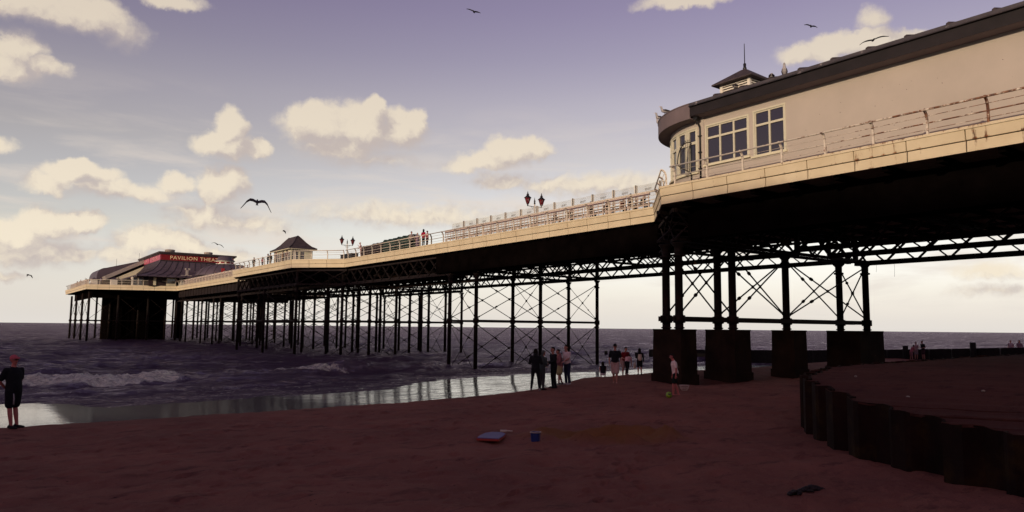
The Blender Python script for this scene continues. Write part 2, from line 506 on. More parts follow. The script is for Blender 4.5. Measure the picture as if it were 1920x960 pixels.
# ------------------------------------------------------------------ ground, sea
def lerp(a, b, t): return a + (b - a) * t
def sstep(a, b, x):
    t = np.clip((x - a) / (b - a), 0, 1); return t * t * (3 - 2 * t)
def y_dry(X): return np.interp(X, [-40, 3, 12, 17.5, 22, 26, 33, 45, 60, 100], [21.5, 22, 22.2, 23.4, 25.6, 28.6, 29.8, 30.6, 33.5, 38])
def y_wat(X): return np.interp(X, [-40, 2.6, 5.0, 20, 27, 36, 43, 55, 100], [41.5, 41.0, 36.4, 38.8, 43.0, 46, 46, 46, 48])
SEA = -1.10

class VN:
    """value noise, 2D"""
    def __init__(s, seed): s.t = np.random.default_rng(seed).random((256, 256))
    def __call__(s, x, y):
        xi = np.floor(x).astype(int); yi = np.floor(y).astype(int)
        fx = x - xi; fy = y - yi
        fx = fx*fx*(3-2*fx); fy = fy*fy*(3-2*fy)
        g = lambda a, b: s.t[a & 255, b & 255]
        return lerp(lerp(g(xi, yi), g(xi+1, yi), fx), lerp(g(xi, yi+1), g(xi+1, yi+1), fx), fy) - 0.5
N1 = VN(1); N2 = VN(2); N3 = VN(3)
def fbm(x, y, o=4, n=N1):
    r = 0; a = 1; f = 1
    for k in range(o): r = r + a * n(x*f + 17.3*k, y*f + 5.1*k); a *= 0.5; f *= 2.03
    return r

def ground_h(X, Y):
    yd = y_dry(X); yw = y_wat(X)
    t = (Y - yd) / (yw - yd)
    h = np.where(t < 0, 0, -0.98 * (1 - np.exp(-np.clip(t, 0, 9)*4.2)) - 0.125*np.clip(t, 0, 9)**1.5)
    h = np.maximum(h, -3.0)
    dry = 1 - sstep(-0.15, 0.1, t)
    bumps = 0.09 * fbm(X*0.5, Y*0.5, 3) + 0.06 * fbm(X*1.9, Y*1.9, 3, N2) + 0.11 * np.minimum(0, fbm(X*3.6, Y*3.6, 2, N3) + 0.16)
    # footprints and scuffs
    h = h + dry * bumps + 0.03 * fbm(X*0.12, Y*0.12, 2, N3) * (1 - dry)
    # sand scoured away round the masonry footings
    h = h - 0.38 * np.exp(-(((X - 31.5)/4.2)**2 + ((Y - 25.2)/2.6)**2)) - 0.30 * np.exp(-(((X - 40)/4.5)**2 + ((Y - 25.4)/2.4)**2))
    # hollow with a thrown-up rim dug near the bucket
    d = np.stack([X - 12.4, Y - 12.9], -1)
    ax = np.array([0.82, -0.57]); u = d @ ax; v = d @ np.array([0.57, 0.82])
    e = np.sqrt((u / 1.75)**2 + (v / 0.85)**2)
    h = h + 0.19 * np.exp(-((e - 0.85) / 0.28)**2) * (0.7 + 1.3 * N2(X*2.5, Y*2.5)) - 0.16 * np.exp(-(e / 0.55)**2)
    h = h + 0.05 * np.exp(-(e/1.3)**2) * fbm(X*5, Y*5, 3, N1)
    return h

def polar_grid(r0, r1, nr, a0, a1, na, warp=1.0):
    r = r0 * (r1 / r0) ** np.linspace(0, 1, nr)
    a = np.radians(np.linspace(a0, a1, na))
    R, A = np.meshgrid(r, a, indexing='ij')
    return R * np.sin(A), R * np.cos(A), R
def grid_obj(name, X, Y, Z, m, attrs=None, smooth=True):
    nr, na = X.shape
    co = np.stack([X, Y, Z], -1).reshape(-1, 3).astype(np.float32)
    i = np.arange(nr - 1)[:, None] * na + np.arange(na - 1)[None, :]
    f = np.stack([i, i + na, i + na + 1, i + 1], -1).reshape(-1, 4)
    me = bpy.data.meshes.new(name)
    me.vertices.add(len(co)); me.vertices.foreach_set('co', co.ravel())
    me.loops.add(f.size); me.loops.foreach_set('vertex_index', f.ravel().astype(np.int32))
    me.polygons.add(len(f)); me.polygons.foreach_set('loop_start', np.arange(0, f.size, 4, dtype=np.int32))
    me.polygons.foreach_set('loop_total', np.full(len(f), 4, np.int32))
    me.polygons.foreach_set('use_smooth', np.full(len(f), smooth))
    me.update(); me.validate()
    # face up
    if me.polygons[0].normal.z < 0: me.flip_normals()
    for k, v in (attrs or {}).items():
        at = me.attributes.new(k, 'FLOAT', 'POINT'); at.data.foreach_set('value', v.ravel().astype(np.float32))
    me.materials.append(m)
    o = bpy.data.objects.new(name, me); C.objects.link(o)
    o['kind'] = 'structure'
    return o

def sand_mat():
    m, g, p = new_mat('beach_sand')
    ge = g.n('ShaderNodeNewGeometry'); P = ge.outputs['Position']
    at = g.n('ShaderNodeAttribute', attribute_name='wet')
    at2 = g.n('ShaderNodeAttribute', attribute_name='dug')
    n1 = g.noise(P, 0.35, 5, 0.6); n2 = g.noise(P, 6, 6, 0.7)
    st = g.vm('MULTIPLY', P, (0.5, 1.4, 1))
    n3 = g.noise(st, 1.6, 6, 0.7)
    c = g.ramp(n1, [(0.3, (0.175, 0.072, 0.058)), (0.7, (0.265, 0.108, 0.082))])
    c = g.mix(smooth_range(g, n3, 0.52, 0.68), c, (0.125, 0.052, 0.045, 1))
    c = g.mix(g.m('MULTIPLY', smooth_range(g, n2, 0.50, 0.74), 0.6), c, (0.27, 0.12, 0.09, 1))
    c = g.mix(g.m('MULTIPLY', smooth_range(g, g.noise(P, 9, 4, 0.65), 0.66, 0.70), 0.8), c, (0.03, 0.012, 0.012, 1))
    c = g.mix(g.m('MULTIPLY', at2.outputs['Fac'], 0.7), c, (0.21, 0.095, 0.030, 1))
    wetc = g.ramp(n1, [(0.3, (0.020, 0.010, 0.011)), (0.7, (0.030, 0.014, 0.014))])
    damp = smooth_range(g, at.outputs['Fac'], 0.12, 0.5)
    c = g.mix(damp, c, wetc)
    g.put(p.inputs['Base Color'], c)
    edge = g.m('ADD', at.outputs['Fac'], g.m('MULTIPLY', g.m('SUBTRACT', g.noise(st, 0.8, 4, 0.6), 0.5), 0.25))
    mirror0 = smooth_range(g, edge, 0.42, 0.56)
    # running swash ruffles part of the wet sand, so it mirrors less there
    ruf = g.n('ShaderNodeAttribute', attribute_name='ruffle_reflect')
    brk = smooth_range(g, g.m('ADD', ruf.outputs['Fac'], g.m('MULTIPLY', g.m('SUBTRACT', g.noise(g.vm('MULTIPLY', P, (0.5, 2.2, 1)), 1.6, 5, 0.65), 0.5), 1.1)), 0.30, 0.75)
    mirror = g.m('MULTIPLY', mirror0, g.m('MULTIPLY_ADD', brk, -0.80, 1.0))
    g.put(p.inputs['Roughness'], g.m('MULTIPLY_ADD', mirror, -0.80, 0.92))
    g.put(p.inputs['Specular IOR Level'], g.m('MULTIPLY_ADD', mirror, 0.72, 0.08))
    g.put(p.inputs['Coat Weight'], mirror); p.inputs['Coat Roughness'].default_value = 0.06
    b2 = g.n('ShaderNodeBump'); b2.inputs['Distance'].default_value = 0.03; b2.inputs['Strength'].default_value = 0.42
    g.put(b2.inputs['Height'], g.noise(g.vm('MULTIPLY', P, (0.8, 2.2, 1)), 1.5, 5, 0.6)); g.t.links.new(b2.outputs[0], p.inputs['Coat Normal'])
    b = g.n('ShaderNodeBump'); b.inputs['Distance'].default_value = 0.035
    g.put(b.inputs['Strength'], g.m('MULTIPLY_ADD', mirror, -0.975, 1.0))
    g.put(b.inputs['Height'], g.m('ADD', g.noise(P, 7, 6, 0.7), g.m('MULTIPLY', g.noise(P, 28, 4, 0.6), 0.4)))
    g.t.links.new(b.outputs[0], p.inputs['Normal'])
    return m
M['sand'] = sand_mat()

X, Y, R = polar_grid(1.6, 190, 760, -40, 125, 1000)
Z = ground_h(X, Y)
# trails of footprints across the dry sand
TR = [((3, 12), (16, 21)), ((8, 8), (22, 19)), ((19, 14), (24, 24)), ((5, 19), (19, 22.5)), ((12, 11), (20, 23)), ((2, 7), (12, 10.5)), ((9, 17), (21, 19)), ((22, 18), (27, 27)), ((7, 5.5), (11, 12.5)), ((1, 17), (9, 20.5))]
for ti, (a, b) in enumerate(TR):
    ax_, ay_ = a; bx_, by_ = b; L_ = math.hypot(bx_-ax_, by_-ay_); ux, uy = (bx_-ax_)/L_, (by_-ay_)/L_
    for k in range(int(L_/0.62)):
        s_ = 1 if k % 2 else -1
        wob = 0.5*math.sin(k*0.3 + ti)
        cx_ = ax_ + ux*k*0.62 - uy*(0.11*s_ + wob); cy_ = ay_ + uy*k*0.62 + ux*(0.11*s_ + wob)
        m_ = (np.abs(X - cx_) < 0.5) & (np.abs(Y - cy_) < 0.5)
        dx_ = X[m_] - cx_; dy_ = Y[m_] - cy_
        u_ = (dx_*ux + dy_*uy)/0.17; v_ = (-dx_*uy + dy_*ux)/0.09
        e_ = np.sqrt(u_*u_ + v_*v_)
        Z[m_] += -0.055*np.exp(-(e_/0.8)**4) + 0.018*np.exp(-((e_ - 1.35)/0.35)**2)
# inside the sheet-pile wall the low beach dips out of sight under the raised sand
t = (Y - y_dry(X)) / (y_wat(X) - y_dry(X))
wet = sstep(-0.07, 0.22, t + 0.10 * fbm(X*0.25, Y*0.25, 3, N2))
wet = np.maximum(wet, 0.33 * np.exp(-(((X - 34)/8.0)**2 + ((Y - 25.6)/2.8)**2)))
dd = np.sqrt(((X-12.4)*0.82 - (Y-12.9)*0.57)**2/1.9**2 + ((X-12.4)*0.57 + (Y-12.9)*0.82)**2/1.1**2)
dug = (1 - sstep(0.6, 1.25, dd + 0.35*fbm(X*1.7, Y*1.7, 3, N2)))
beach = grid_obj('beach_sand', X, Y, Z, M['sand'], {'wet': wet, 'dug': dug, 'ruffle_reflect': sstep(2.2, 3.8, X) * (1 - 0.8*sstep(9, 15, X)) + 0.24})

# sea: polar mesh, waves run in towards the beach
def breaker(X, Y, pts, hgt, w_front, w_back):
    px = np.array([p[0] for p in pts]); py = np.array([p[1] for p in pts])
    yc = np.interp(X, px, py) + 0.5 * fbm(X*0.35, Y*0 + 3, 3, N3)
    env = sstep(px[0]-3, px[0]+2, X) * (1 - sstep(px[-1]-2, px[-1]+4, X))
    d = Y - yc
    prof = np.where(d < 0, np.exp(-(d / w_front)**2), np.exp(-(d / w_back)**2))
    return env * hgt * prof, env, d
def sea_h(X, Y, R):
    h = np.zeros_like(X)
    for k in range(46):
        lam = 0.55 * (30 ** (k / 45.0)) * rng.uniform(0.9, 1.1)
        th = rng.normal(0, 0.55) + 0.12
        kx = math.sin(th); ky = -math.cos(th)
        amp = 0.0135 * lam ** 0.80 if lam < 4 else 0.0135 * 4 ** 0.80 * (4 / lam) ** 0.35
        ph = rng.uniform(0, 6.28)
        cell = R * np.log(6000/26) / 900
        keep = 1 - sstep(0.25, 0.5, cell / lam)
        arg = 2*math.pi/lam * (kx*X + ky*Y) + ph + 1.4*N1(X*0.35/lam, Y*0.35/lam)
        s = np.sin(arg)
        h += keep * amp * (1 - np.abs(s) * 1.6 + 0.2 if k % 2 else s)
    return h
Xs, Ys, Rs = polar_grid(26, 6000, 900, -30, 110, 760)
hs = sea_h(Xs, Ys, Rs)
shore = sstep(0, 14, Ys - y_wat(Xs))
hs = hs * (0.10 + 0.90 * shore)
foam = np.zeros_like(hs)
def add_break(pts, hgt, wf, wb, fo, ext=None):
    global hs, foam
    b, env, d = breaker(Xs, Ys, pts, hgt, wf, wb)
    hs = hs + b
    fe = sstep(ext[0], ext[0]+1.5, Xs) * (1 - sstep(ext[1]-1.0, ext[1]+0.6, Xs + 1.5*N2(Xs*0.7, Ys*0.7))) if ext else env
    body = sstep(-wf*2.4, -wf*1.2, d + 0.8*fbm(Xs*1.3, Ys*1.3, 4, N2)) * (1 - sstep(0.0, 0.45, d + 0.9*fbm(Xs*1.9, Ys*1.9, 4)))
    foam = np.maximum(foam, fo * fe * body)
    hs = hs + 0.17*fo*fe*body*(0.5 + 1.2*fbm(Xs*4.5, Ys*4.5, 4, N3))
add_break([(-6, 52.5), (1.4, 51.2), (4.3, 49.6), (6.4, 49.0), (10.7, 50.0), (16.5, 51.0), (24, 53)], 0.50, 0.9, 2.4, 1.0, (-6, 11.3))
add_break([(15.5, 53.0), (22, 52.6), (30, 53)], 0.15, 0.5, 1.8, 0.6, (16.5, 23.0))
add_break([(22, 53), (34, 54.5), (50, 55.5), (74, 56)], 0.34, 0.8, 2.2, 0.5, (29, 33))
add_break([(-4, 43.6), (8, 43.5), (20, 45.5), (33, 50), (48, 50.5), (70, 50)], 0.16, 0.5, 1.8, 0.18, (-4, 70))
add_break([(-10, 66), (8, 63), (20, 66), (40, 68)], 0.26, 1.2, 3.5, 0.0)
add_break([(0, 78), (20, 80), (60, 76), (90, 74)], 0.22, 1.5, 4, 0.0)
# spent foam washing about inshore, a thin line of froth at the edge
wash = sstep(-0.22, 0.30, fbm(Xs*0.45, Ys*1.5, 4, N2) + 0.05) * (1 - sstep(5, 11, Ys - y_wat(Xs))) * 0.44
lace = (np.abs(fbm(Xs*0.9, Ys*2.0, 3, N3)) < 0.035) * (1 - sstep(3, 12, Ys - y_wat(Xs))) * 0.5
edge_f = np.exp(-((Ys - y_wat(Xs) - 0.6 - 1.2*N1(Xs*0.5, Ys*0))/0.22)**2) * 0.45
foam = np.clip(np.maximum.reduce([foam, wash, lace, edge_f]), 0, 1)
Zs = SEA + hs * 1.0
def sea_mat():
    m, g, p = new_mat('evening_sea')
    ge = g.n('ShaderNodeNewGeometry'); P = ge.outputs['Position']
    at = g.n('ShaderNodeAttribute', attribute_name='foam')
    sc = g.vm('MULTIPLY', P, (1.0, 1.8, 1))
    brk = g.noise(sc, 3.2, 6, 0.75)
    f = smooth_range(g, g.m('ADD', at.outputs['Fac'], g.m('MULTIPLY', g.m('SUBTRACT', brk, 0.5), 0.9)), 0.38, 0.72)
    big = g.noise(g.vm('MULTIPLY', P, (0.03, 0.08, 1)), 1.0, 3, 0.6)
    dcol = g.ramp(big, [(0.35, (0.044, 0.027, 0.052)), (0.65, (0.066, 0.044, 0.076))])
    b = g.n('ShaderNodeBump'); b.inputs['Distance'].default_value = 0.9
    b.inputs['Strength'].default_value = 1.0
    near_n = g.noise(sc, 2.6, 5, 0.65)
    mid_n = g.noise(sc, 0.55, 5, 0.62)
    far_n = g.noise(g.vm('MULTIPLY', P, (0.35, 0.9, 1)), 0.12, 4, 0.6)
    hgt = g.m('ADD', g.m('MULTIPLY', near_n, 0.30), g.m('ADD', g.m('MULTIPLY', mid_n, 1.7), g.m('MULTIPLY', far_n, 5.0)))
    g.put(b.inputs['Height'], hgt)
    t = g.t
    fr = g.n('ShaderNodeFresnel'); fr.inputs['IOR'].default_value = 1.33; t.links.new(b.outputs[0], fr.inputs['Normal'])
    gl = g.n('ShaderNodeBsdfGlossy'); gl.inputs['Color'].default_value = (0.90, 0.79, 0.90, 1); gl.inputs['Roughness'].default_value = 0.14
    t.links.new(b.outputs[0], gl.inputs['Normal'])
    df = g.n('ShaderNodeBsdfDiffuse'); g.put(df.inputs['Color'], dcol)
    calm = g.n('ShaderNodeAttribute', attribute_name='calm')
    # choppy sea mirrors less than flat water; bright and dull streaks are painted reflectivity
    s1 = g.noise(g.vm('MULTIPLY', P, (0.42, 1.25, 1)), 1.0, 6, 0.72)
    s2 = g.noise(g.vm('MULTIPLY', P, (0.05, 0.20, 1)), 1.0, 6, 0.68)
    ruffle_reflect = g.ramp(g.m('ADD', g.m('MULTIPLY', s1, 0.55), g.m('MULTIPLY', s2, 0.45)), [(0.40, 0.14), (0.50, 0.40), (0.60, 1.0)])
    fac = g.m('MULTIPLY', g.m('MULTIPLY', fr.outputs[0], g.m('MULTIPLY_ADD', ruffle_reflect, 1.75, 0.10)), g.m('MULTIPLY_ADD', calm.outputs['Fac'], 0.22, 0.78), clamp=True)
    mx = g.n('ShaderNodeMixShader'); g.put(mx.inputs[0], fac); t.links.new(df.outputs[0], mx.inputs[1]); t.links.new(gl.outputs[0], mx.inputs[2])
    fo = g.n('ShaderNodeBsdfDiffuse'); g.put(fo.inputs['Color'], g.ramp(g.noise(sc, 2.6, 6, 0.75), [(0.36, (0.42, 0.38, 0.36)), (0.56, (0.95, 0.93, 0.80))])); t.links.new(b.outputs[0], fo.inputs['Normal'])
    fm = g.n('ShaderNodeMixShader'); g.put(fm.inputs[0], f); t.links.new(mx.outputs[0], fm.inputs[1]); t.links.new(fo.outputs[0], fm.inputs[2])
    t.links.new(fm.outputs[0], t.nodes['Material Output'].inputs[0])
    return m
M['sea'] = sea_mat()
sea = grid_obj('sea', Xs, Ys, Zs, M['sea'], {'foam': foam, 'calm': 1 - sstep(0, 9, Ys - y_wat(Xs))})

# raised sand behind the curved sheet-pile wall
EDGE = [(12.2, -8.0, 0.9), (12.9, 1.0, 0.95), (13.25, 4.5, 1.0), (13.85, 5.8, 1.02), (14.15, 6.5, 1.08), (14.65, 7.8, 1.18), (15.7, 9.0, 1.27), (16.85, 10.15, 1.32), (18.12, 11.15, 1.36),
        (19.4, 11.83, 1.34), (24.0, 13.8, 1.33), (29.6, 14.9, 1.30), (50.0, 16.9, 1.30), (98.0, 19.0, 1.30)]
def corrugate(edge, period=1.25, depth=0.22):
    pts = [Vector(e) for e in edge]
    out = []
    acc = 0.0; step = period / 12.0
    for i in range(len(pts) - 1):
        a, b = pts[i], pts[i+1]
        L = (b.xy - a.xy).length
        n = max(1, int(L / step))
        nrm = Vector((-(b - a).y, (b - a).x)).normalized()
        for k in range(n):
            q = a.lerp(b, k / n)
            ph = ((acc + L * k / n) / period) % 1.0
            tri = abs(ph - 0.5) * 2          # 0..1
            off = min(1, max(0, (tri - 0.38) / 0.24)) - 0.5
            out.append((q.x + nrm.x * off * depth, q.y + nrm.y * off * depth, q.z + 0.02*math.sin(acc*3+k)))
        acc += L
    out.append(tuple(pts[-1]))
    return out
CE = corrugate(EDGE)
mb = MB()
T = 0.045
for i in range(len(CE) - 1):
    a = Vector(CE[i]); b = Vector(CE[i+1])
    d = (b - a).xy.normalized(); nx, ny = d.y * T, -d.x * T
    za, zb = a.z, b.z
    mb.add([(a.x, a.y, -1.2), (b.x, b.y, -1.2), (b.x+nx, b.y+ny, -1.2), (a.x+nx, a.y+ny, -1.2),
            (a.x, a.y, za), (b.x, b.y, zb), (b.x+nx, b.y+ny, zb), (a.x+nx, a.y+ny, za)],
           [(4,5,6,7), (0,1,5,4), (2,3,7,6)])
sp = mb.build('sheet_pile_wall', M['pile'])
tag(sp, 'curved rusty corrugated sheet pile wall holding back the raised sand at right', 'sea wall')
# surface of the raised sand: strips from the wall edge inland
nE = len(CE); NT = 70
Xb = np.zeros((nE, NT)); Yb = np.zeros((nE, NT)); Zb = np.zeros((nE, NT))
for i, c in enumerate(CE):
    s = i / (nE - 1)
    inner = (14 + 90 * s ** 1.2, -16.0)
    for j in range(NT):
        tt = (j / (NT - 1)) ** 1.9
        x = c[0] + (inner[0] - c[0]) * tt; y = c[1] + (inner[1] - c[1]) * tt
        Xb[i, j] = x + (0.06 if j == 0 else 0) * 0; Yb[i, j] = y
        D = math.hypot(x - c[0], y - c[1])
        Zb[i, j] = c[2] - 0.05 + min(D, 2.5) * 0.02
Zb = Zb + 0.05*fbm(Xb*0.5, Yb*0.5, 3) + 0.022*fbm(Xb*2.4, Yb*2.4, 3, N2)
Zb[:, 0] = np.array([c[2] for c in CE]) - 0.0 + 0.05*fbm(Xb[:, 0]*1.1, Yb[:, 0]*1.1, 2)
raised = grid_obj('raised_sand', Xb, Yb, Zb, M['sand'], {'wet': np.zeros_like(Xb) + 0.345, 'dug': np.zeros_like(Xb)})

# ------------------------------------------------------------------ added sun-blocking ridge and promenade (out of frame, they shade the beach)
def sun_blocker():
    ys = np.linspace(-260, 150, 120)
    prof = [(0, -3), (3, 6), (7, 14), (12, 22), (20, 28), (40, 1.0)]
    X = np.zeros((120, 8)); Y = np.zeros((120, 8)); Z = np.zeros((120, 8))
    for i, y in enumerate(ys):
        top = np.interp(y, [-260, 60, 90, 118, 150], [31.6, 31.6, 29.2, 28.6, 4])  # height varied per section so its shadow falls below the lit fascia
        for j, (dx, fz) in enumerate([(0, -.1), (3, .25), (8, .55), (14, .8), (20, 1.0), (60, 1.02), (120, .9), (160, -0.1)]):
            X[i, j] = -80 + 20 - dx + 2.0*math.sin(y*0.11+j); Y[i, j] = y; Z[i, j] = top * fz + (0.5*math.sin(y*0.35+j) if j not in (4, 5) else 0.35*math.sin(y*0.23))
    return grid_obj('sun_blocker_ridge', X, Y, Z, M['sun_blocker'])
sun_blocker()
mb = MB(); mb.box(-90, -60, -2, 140, -17, 8.6)
pr = mb.build('promenade', M['prom']); pr['kind'] = 'structure'
# seaward face coping
mb = MB(); mb.box(-90, -17.0, 8.62, 140, -16.4, 8.95); pc = mb.build('promenade_kerb', M['prom']); pc['kind'] = 'structure'

# ------------------------------------------------------------------ the pier
ZB, ZT = 9.2, 10.12
NEAR = [(29.0, -16.5), (29.0, 25.8), (33.4, 30.3), (33.4, 77.2), (29.0, 82.2), (29.0, 106.0), (32.2, 110.5), (32.2, 157.5), (17.0, 164.0), (16.6, 200.0)]
FAR = [(66, 200), (66, 164), (50.2, 157.5), (50.2, 110.5), (53.4, 106), (53.4, 82.2), (49, 77.2), (49, 30.3), (53.4, 25.8), (53.4, -16.5)]
pier = thing('pier', 'long Victorian pier on dark iron columns, its cream fascia running out to sea', 'pier', (29, -16.5, 0))
pier.location = (0, 0, 0)
mb = MB()
ins = 0.12
poly = [(x + ins, y) for x, y in NEAR] + [(x - ins, y) for x, y in FAR]
mb.prism(poly, ZB + 0.08, ZT - 0.05, 0)
# joists under the boards
y = -15.0
while y < 199:
    xs = np.interp(y, [p[1] for p in NEAR], [p[0] for p in NEAR]); xf = 82.4 - xs if y < 160 else 66
    mb.box(xs + 0.25, y - 0.12, ZB - 0.16, xf - 0.25, y + 0.12, ZB + 0.079, 1)
    y += 2.08
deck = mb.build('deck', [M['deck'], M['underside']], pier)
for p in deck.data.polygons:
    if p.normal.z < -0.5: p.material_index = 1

def out_normal(a, b):
    d = Vector((b[0]-a[0], b[1]-a[1], 0)).normalized()
    return Vector((-d.y, d.x, 0))          # outward on the near side (towards -X)
SEC_NAMES = []
def fascia(a, b, side=1):
    a3 = Vector((a[0], a[1], 0)); b3 = Vector((b[0], b[1], 0)); d = (b3 - a3); L = d.length; d.normalize()
    n = out_normal(a, b) * side
    mb = MB()
    cnt = max(1, round(L / 2.08)); seg = L / cnt
    # backing plate
    def quadbox(s0, s1, z0, z1, o0, o1, lip=0.0):
        p = a3 + d * s0; q = a3 + d * s1
        vs = [p + n*o0 + Vector((0,0,z0)), q + n*o0 + Vector((0,0,z0)), q + n*o1 + Vector((0,0,z0)), p + n*o1 + Vector((0,0,z0)),
              p + n*o0 + Vector((0,0,z1)), q + n*o0 + Vector((0,0,z1)), q + n*(o1+lip) + Vector((0,0,z1)), p + n*(o1+lip) + Vector((0,0,z1))]
        mb.add(vs, [(0,3,2,1),(4,5,6,7),(0,1,5,4),(1,2,6,5),(2,3,7,6),(3,0,4,7)])
    quadbox(0, L, ZB + 0.03, ZT - 0.03, -0.10, -0.035); mb.mi[-6:] = [1]*6
    for k in range(cnt):
        s0 = k*seg + 0.024; s1 = (k+1)*seg - 0.024
        quadbox(s0, s1, ZB, ZB + 0.41, -0.043, 0.03, -0.02)          # lower board
        quadbox(s0, s1, ZB + 0.445, ZT - 0.085, -0.043, 0.055, 0.035)   # upper board
    quadbox(0, L, ZT - 0.08, ZT + 0.03, -0.16, 0.13, -0.01)        # cap
    return mb.build('fascia', [M['fascia'], M['rust']], pier)
def railing(a, b, side=1, spacing=2.08, seats=False, skip_end=False):
    a3 = Vector((a[0], a[1], 0)); b3 = Vector((b[0], b[1], 0)); d = (b3 - a3); L = d.length; d.normalize()
    n = out_normal(a, b) * side
    base_off = -0.28; top_off = 0.0
    mb = MB()
    def P(s, o, z): return a3 + d*s + n*o + Vector((0, 0, z))
    e0, e1 = -0.12, L + 0.12
    mb.tube([P(e0, top_off, ZT + 1.02), P(e1, top_off, ZT + 1.02)], 0.042, 8)
    mb.tube([P(e0, -0.255, ZT + 0.55), P(e1, -0.255, ZT + 0.55)], 0.027, 6)
    for z, o in ((0.80, -0.15), (0.30, -0.28)):
        mb.tube([P(e0, o, ZT + z), P(e1, o, ZT + z)], 0.012, 5)
    mb.tube([P(e0, -0.28, ZT + 0.10), P(e1, -0.28, ZT + 0.10)], 0.02, 6)
    r = mb.build('railing', M['rail'], pier)
    cnt = max(1, round(L / spacing)); seg = L / cnt
    pm = MB()
    prof = [(-0.28, 0.0), (-0.28, 0.30), (-0.275, 0.60), (-0.255, 0.74), (-0.20, 0.88), (-0.12, 0.97), (-0.02, 1.015)]
    for i in range(len(prof) - 1):
        p = n*prof[i][0] + Vector((0,0,prof[i][1])); q = n*prof[i+1][0] + Vector((0,0,prof[i+1][1]))
        e = (q - p).normalized() * 0.012
        pm.bar(p - e, q + e, 0.075, 0.095, 0, up=n)
    pm.box(-0.09, -0.09, -0.02, 0.09, 0.09, 0.03)
    for i in range(len(pm.v) - 8, len(pm.v)):
        v = pm.v[i]; pm.v[i] = (v[0] + n.x*-0.28, v[1] + n.y*-0.28, v[2])
    me = pm.mesh('post', M['rail'])
    for k in range(cnt + (0 if skip_end else 1)):
        if k == 0 and skip_end == 'start': continue
        o = bpy.data.objects.new('post', me); C.objects.link(o); o.parent = r
        o.location = a3 + d*(k*seg) + Vector((0, 0, ZT + 0.03))
    return r
for i in range(len(NEAR) - 1):
    a, b = NEAR[i], NEAR[i+1]
    if i == 0: a2 = (29.0, 0.0)
    fascia(a, b)
railing((29.0, 4.0), (29.0, 25.1), skip_end=False)
railing((29.3, 26.1), (33.1, 30.0))
railing((33.4, 30.3), (33.4, 58.2))
railing((33.4, 58.2), (33.4, 77.0), skip_end=False)
railing((33.2, 77.4), (29.2, 82.0))
railing((29.0, 82.4), (29.0, 105.8))
railing((32.2, 110.7), (32.2, 157.3))
railing((31.9, 157.7), (17.3, 163.8))
railing((17.0, 164.2), (16.6, 199.8))
for i in range(len(FAR) - 1):
    fascia(FAR[i], FAR[i+1])
fascia(NEAR[-1], FAR[0])

# columns
def column_mesh(h_top=7.15, h_bot=-3.0, r=0.17, joints=(3.1,), head=True, foot=None):
    mb = MB()
    prof = [(r*1.04, h_bot)]
    if foot is not None:
        prof += [(r*1.04, foot), (r*1.9, foot+0.02), (r*1.9, foot + 0.18), (r*1.25, foot + 0.3)]
    for j in joints:
        prof += [(r, j - 0.50), (r*1.3, j - 0.48), (r*1.3, j - 0.42), (r*1.02, j - 0.40), (r*1.05, j-0.20), (r*1.5, j - 0.18), (r*1.5, j + 0.20), (r*1.05, j + 0.22), (r*1.0, j + 0.3)]
    if head:
        prof += [(r*0.97, h_top - 0.75), (r*1.45, h_top - 0.73), (r*1.45, h_top - 0.62), (r, h_top - 0.6), (r*1.05, h_top-0.22), (r*1.8, h_top - 0.05)]
    prof += [(r*1.8 if head else r, h_top)]
    mb.lathe(prof, n=12)
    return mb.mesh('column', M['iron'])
col_std = column_mesh(r=0.165)
col_box = column_mesh(r=0.165)
col_near = column_mesh(h_bot=2.5, r=0.215)
col_far = column_mesh(r=0.15)
col_head = column_mesh(h_top=8.8, r=0.22, head=False)
def put_col(x, y, me):
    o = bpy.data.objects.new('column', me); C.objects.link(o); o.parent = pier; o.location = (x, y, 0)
    return o
XS3 = [34.0, 41.0, 48.0]
PAIRS = [51.0, 79.0, 105.5, 131.0, 156.0]
for y in PAIRS:
    for dy in (0, 4.0):
        for x in XS3: put_col(x + (0.0 if dy == 0 else -0.15), y + dy, col_std)
for x, y in ((29.8, 82.4), (29.8, 105.4), (52.6, 82.4), (52.6, 105.4), (29.8, 94), (52.6, 94), (44.5, 82), (37.5, 82), (37.5,105), (44.5,105)): put_col(x, y, col_std)
NEARC = [(29.7, 25.3), (29.95, 26.4), (34.1, 26.2), (34.1, 25.2), (40.1, 25.7), (47.4, 26.3), (48.8, 25.2)]
for x, y in NEARC: put_col(x, y, col_near)
HEADX = [17.8, 23, 28.5, 34, 40, 46, 52, 58.5]; HEADY = [165.5, 176.5, 188, 198.5]
for x in HEADX:
    for y in HEADY: put_col(x, y, col_head)
# masonry footings
for (x0, y0, x1, y1) in ((29.4, 24.95, 30.62, 26.85), (33.65, 24.75, 35.05, 26.75), (39.65, 24.95, 41.0, 26.45), (46.85, 24.7, 50.0, 27.0)):
    mb = MB()
    def fr(z0, z1, g0, g1):
        vs = [(x0-g0, y0-g0, z0), (x1+g0, y0-g0, z0), (x1+g0, y1+g0, z0), (x0-g0, y1+g0, z0), (x0-g1, y0-g1, z1), (x1+g1, y0-g1, z1), (x1+g1, y1+g1, z1), (x0-g1, y1+g1, z1)]
        mb.add(vs, [(0,3,2,1),(4,5,6,7),(0,1,5,4),(1,2,6,5),(2,3,7,6),(3,0,4,7)])
    fr(-2.5, 0.22, 0.10, 0.09); fr(0.22, 2.50, 0.03, 0.0); fr(2.50, 2.58, 0.02, 0.02)
    mb.build('footing', M['concrete'], pier)

